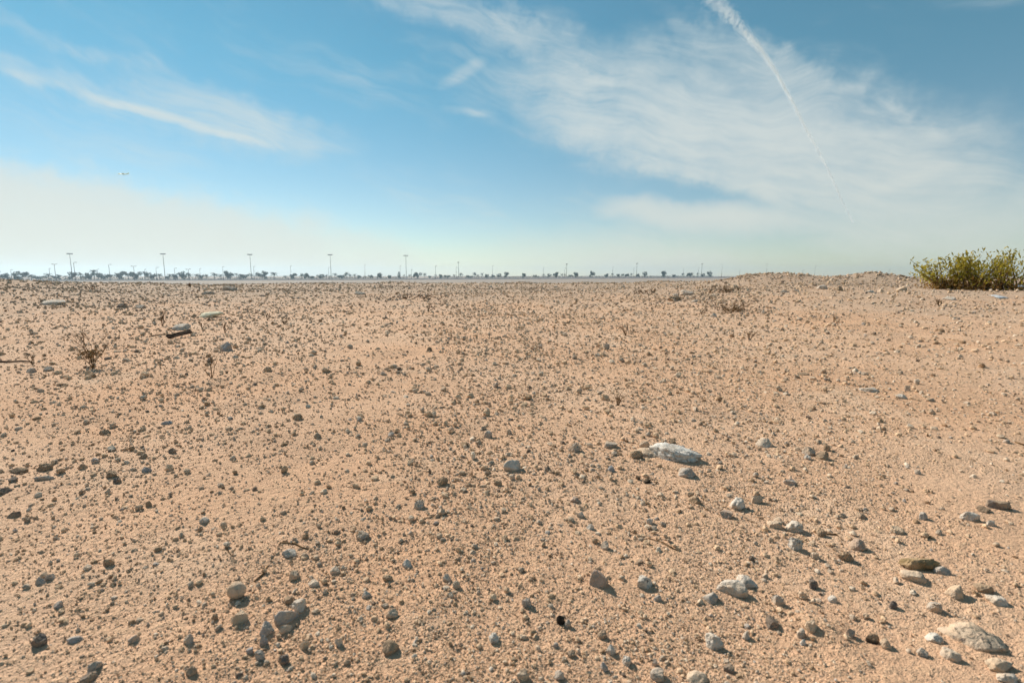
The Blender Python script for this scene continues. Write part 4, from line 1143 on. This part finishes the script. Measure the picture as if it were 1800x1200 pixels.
# ------------------------------------------------------------------ the green bush
M_BUSH = mat_leaf('bush_leaves', [(0.22, 0.19, 0.022), (0.34, 0.27, 0.028), (0.48, 0.35, 0.04), (0.27, 0.24, 0.03), (0.58, 0.46, 0.09), (0.14, 0.13, 0.025)], 0.58)
M_BUSHDRY = mat_leaf('bush_dry_leaves', [(0.20, 0.10, 0.025), (0.32, 0.17, 0.04), (0.40, 0.24, 0.07), (0.12, 0.06, 0.02)], 0.45)
def bush():
    x, y, z, dep = hit(1712, 509)
    k = dep / FPX
    root = tag(empty('bush', (x, y, z)), 'big yellow green bush on the bank at the right edge', 'bush')
    rg = random.Random(77); rn = np.random.default_rng(77)
    ux = Vector((y, -x, 0)).normalized()          # across the line of sight
    uy = Vector((x, y, 0)).normalized()
    ka = k * math.cos(math.atan2(x, y))           # a pixel seen slantwise across
    leaves = []; dry = []
    # base px offset, tip px offset, tip height px, leafiness
    stems = []
    for i in range(95):
        t = rg.uniform(-1, 1)
        lobe = rg.choices(['l', 'c', 'r'], [0.24, 0.36, 0.40])[0]
        if lobe == 'l': bx = rg.uniform(-52, -30); tx_ = rg.gauss(-76, 13); h = rg.uniform(30, 60) - abs(tx_ + 82) * 0.5
        elif lobe == 'c': bx = rg.uniform(-45, 20); tx_ = rg.gauss(-20, 19); h = rg.uniform(42, 68) - abs(tx_ + 18) * 0.18
        else: bx = rg.uniform(-5, 55); tx_ = rg.gauss(36, 18); h = rg.uniform(36, 74) - abs(tx_ - 30) * 0.34
        stems.append((bx, tx_, max(h, 18), lobe))
    for i, (bx, tx_, h, lobe) in enumerate(stems):
        dy = rg.uniform(-0.7, 0.7)
        b = ux * (bx * k) + uy * dy * 0.5; tp = ux * (tx_ * k) + uy * dy * 1.1 + Vector((0, 0, h * k))
        bz = float(height(x + b.x, y + b.y)) - z; b.z = bz - 0.03
        pts = []
        for q in range(7):
            s = q / 6
            p = b.lerp(tp, s); p.z = b.z + (tp.z - b.z) * (s ** 0.85)
            p += Vector((rg.gauss(0, 0.02), rg.gauss(0, 0.02), 0)) * s
            pts.append(p)
        if i < 40:
            m = MB(); m.tube(pts, [0.022 * (1 - 0.8 * q / 6) for q in range(7)], 5); m.build('stem', M_TWIG, root)
        dens = 54 if lobe == 'c' else (22 if lobe == 'l' else 30)
        for q in range(dens):
            s = rg.uniform(0.10, 1.03); idx = min(int(s * 6), 5); f = s * 6 - idx
            p = pts[idx].lerp(pts[idx + 1], f)
            sp = 0.12 if s > 0.35 else 0.22
            p = p + Vector((rg.gauss(0, sp), rg.gauss(0, sp), rg.gauss(0, 0.06)))
            if p.z < b.z + 0.02: p.z = b.z + 0.03
            (dry if rg.random() > (s - 0.10) / 0.34 else leaves).append(p)
        for q in range(14):
            p = b + Vector((rg.gauss(0, 0.3), rg.gauss(0, 0.3), abs(rg.gauss(0, 0.16)) + 0.02)); dry.append(p)
    def leafmesh(P, up, s0, s1, name, mat):
        C = np.array([tuple(p) for p in P]); n = len(C)
        a = rn.normal(size=(n, 3)); a[:, 2] = np.abs(a[:, 2]) * up + 0.3; a /= np.linalg.norm(a, axis=1, keepdims=True)
        bb = np.cross(a, rn.normal(size=(n, 3))); bb /= np.linalg.norm(bb, axis=1, keepdims=True)
        S = rn.uniform(s0, s1, (n, 1)); a = a * S; bb = bb * S * 0.32
        V = np.stack([C - a, C - bb, C + a, C + bb], 1).reshape(-1, 3)
        tag(obj(name, mesh_np(name, V, np.arange(4 * n).reshape(n, 4), mat), root), kind='stuff')
    leafmesh(leaves, 1.6, 0.05, 0.095, 'foliage', M_BUSH)
    leafmesh(dry, 0.9, 0.04, 0.09, 'dry_foliage', M_BUSHDRY)
bush()

# ------------------------------------------------------------------ aeroplane and contrail
M_PLANE = mat_plain('cream_aircraft_paint', (0.92, 0.88, 0.50), 0.1, 0.1, 0.4)
def aeroplane():
    d = ray(217, 306); D = 2350.0
    root = tag(empty('aeroplane', (d[0] * D, d[1] * D, CAM_H + d[2] * D), R(12)), 'tiny pale yellow aeroplane in the sky above the left masts', 'aeroplane')
    m = MB(); L = 46
    m.tube([(-L / 2, 0, 0.6), (-L * 0.46, 0, 0.3), (-L * 0.38, 0, 0), (L * 0.2, 0, 0), (L * 0.4, 0, 0.6), (L / 2, 0, 1.4)], [0.4, 1.6, 2.3, 2.3, 1.3, 0.3], 12); m.build('fuselage', M_PLANE, root, True)
    for s in (1, -1):
        w = MB(); w.v += [Vector(v) for v in ((-6, 1.5 * s, -0.8), (3, 1.5 * s, -0.8), (9, 19 * s, 1.2), (6, 19 * s, 1.2), (-6, 1.5 * s, -0.2), (3, 1.5 * s, -0.3), (9, 19 * s, 1.4), (6, 19 * s, 1.45))]
        w.f += [(0, 1, 2, 3), (7, 6, 5, 4), (0, 4, 5, 1), (1, 5, 6, 2), (2, 6, 7, 3), (3, 7, 4, 0)]; w.build('wing', M_PLANE, root)
        e = MB(); e.tube([(-4.5, 7 * s, -1.4), (-3.5, 7 * s, -1.4), (0, 7 * s, -1.3)], [1.0, 1.15, 0.7], 10); e.build('engine', M_PLANE, root, True)
        t = MB(); t.v += [Vector(v) for v in ((17, 0.6 * s, 1.2), (21.5, 0.6 * s, 1.3), (24, 7 * s, 1.8), (22, 7 * s, 1.8), (17, 0.6 * s, 1.5), (21.5, 0.6 * s, 1.5), (24, 7 * s, 1.95), (22, 7 * s, 1.95))]
        t.f += [(0, 1, 2, 3), (7, 6, 5, 4), (0, 4, 5, 1), (1, 5, 6, 2), (2, 6, 7, 3), (3, 7, 4, 0)]; t.build('tailplane', M_PLANE, root)
    f = MB(); f.v += [Vector(v) for v in ((15, -0.15, 1.5), (21.5, -0.15, 1.5), (24.5, -0.15, 7.5), (21.5, -0.15, 7.5), (15, 0.15, 1.5), (21.5, 0.15, 1.5), (24.5, 0.15, 7.5), (21.5, 0.15, 7.5))]
    f.f += [(0, 1, 2, 3), (7, 6, 5, 4), (0, 4, 5, 1), (1, 5, 6, 2), (2, 6, 7, 3), (3, 7, 4, 0)]; f.build('fin', M_PLANE, root)
aeroplane()

def contrail():
    m, N, b = new_mat('ice_crystals')
    b.inputs['Base Color'].default_value = (0.9, 0.9, 0.9, 1)
    tr = N.n('ShaderNodeBsdfTranslucent'); tr.inputs[0].default_value = (0.92, 0.93, 0.93, 1)
    mx = N.n('ShaderNodeMixShader'); mx.inputs[0].default_value = 0.5
    N.t.links.new(b.outputs[0], mx.inputs[1]); N.t.links.new(tr.outputs[0], mx.inputs[2]); N.t.links.new(mx.outputs[0], N.t.nodes['Material Output'].inputs[0])
    pts = [(1225, -40, 22, .9), (1256, 0, 17, 1.), (1296, 42, 12, 1.), (1332, 82, 7, 1.), (1362, 124, 4.6, 1.), (1390, 174, 4.0, .95), (1414, 222, 3.4, .8), (1440, 268, 3.2, .9), (1462, 312, 3.0, .75), (1480, 352, 3.0, .5), (1500, 392, 3.2, .22)]
    rg = np.random.default_rng(8); ALT = 9000.0; C = []; S = []
    for (x0, y0, w0, d0), (x1, y1, w1, d1) in zip(pts[:-1], pts[1:]):
        L = math.hypot(x1 - x0, y1 - y0)
        nx, ny = -(y1 - y0) / L, (x1 - x0) / L
        n = int(L * 115 * (0.5 + (w0 + w1) / 22) * (d0 + d1) / 2)
        t = rg.uniform(0, 1, n); w = w0 + (w1 - w0) * t
        o = rg.normal(0, 0.5, n)
        along = y0 + (y1 - y0) * t
        clump = gn(along / 5.0, o * 1.6 + 3) + 0.5 * gn(along / 2.2, o * 3.2)
        keep = rg.uniform(0, 1, n) < np.clip(0.62 + 0.75 * clump * np.clip(w / 9, 0.15, 1), 0.05, 1)
        t, o, w = t[keep], o[keep], w[keep]
        X = x0 + (x1 - x0) * t + nx * o * w; Y = y0 + (y1 - y0) * t + ny * o * w
        for a, b_ in zip(X, Y):
            d = ray(a, b_); T = (ALT + rg.normal(0, 60)) / d[2]
            C.append(d * T); S.append(0.42 * T / FPX)
    C = np.array(C); S = np.array(S)
    V, F = leaf_quads(C, S, rg)
    o0 = C.mean(0)
    o = obj('contrail', mesh_np('contrail', V - o0, F, m), None, tuple(o0)); tag(o, 'white contrail curving down the sky on the right', 'contrail', kind='stuff')
contrail()

# ------------------------------------------------------------------ haze
def haze():
    m = bpy.data.materials.new('haze_air'); m.use_nodes = True; t = m.node_tree; t.nodes.clear()
    pv = t.nodes.new('ShaderNodeVolumePrincipled'); pv.inputs['Color'].default_value = (0.66, 0.85, 1.0, 1); pv.inputs['Density'].default_value = 0.00026; pv.inputs['Anisotropy'].default_value = 0.45
    out = t.nodes.new('ShaderNodeOutputMaterial'); t.links.new(pv.outputs[0], out.inputs['Volume'])
    b = MB(); b.box((0, 0, 18.5), (2600, 2600, 23.5)); o = b.build('haze', m); tag(o, 'thin bluish haze over the plain', kind='stuff')
haze()
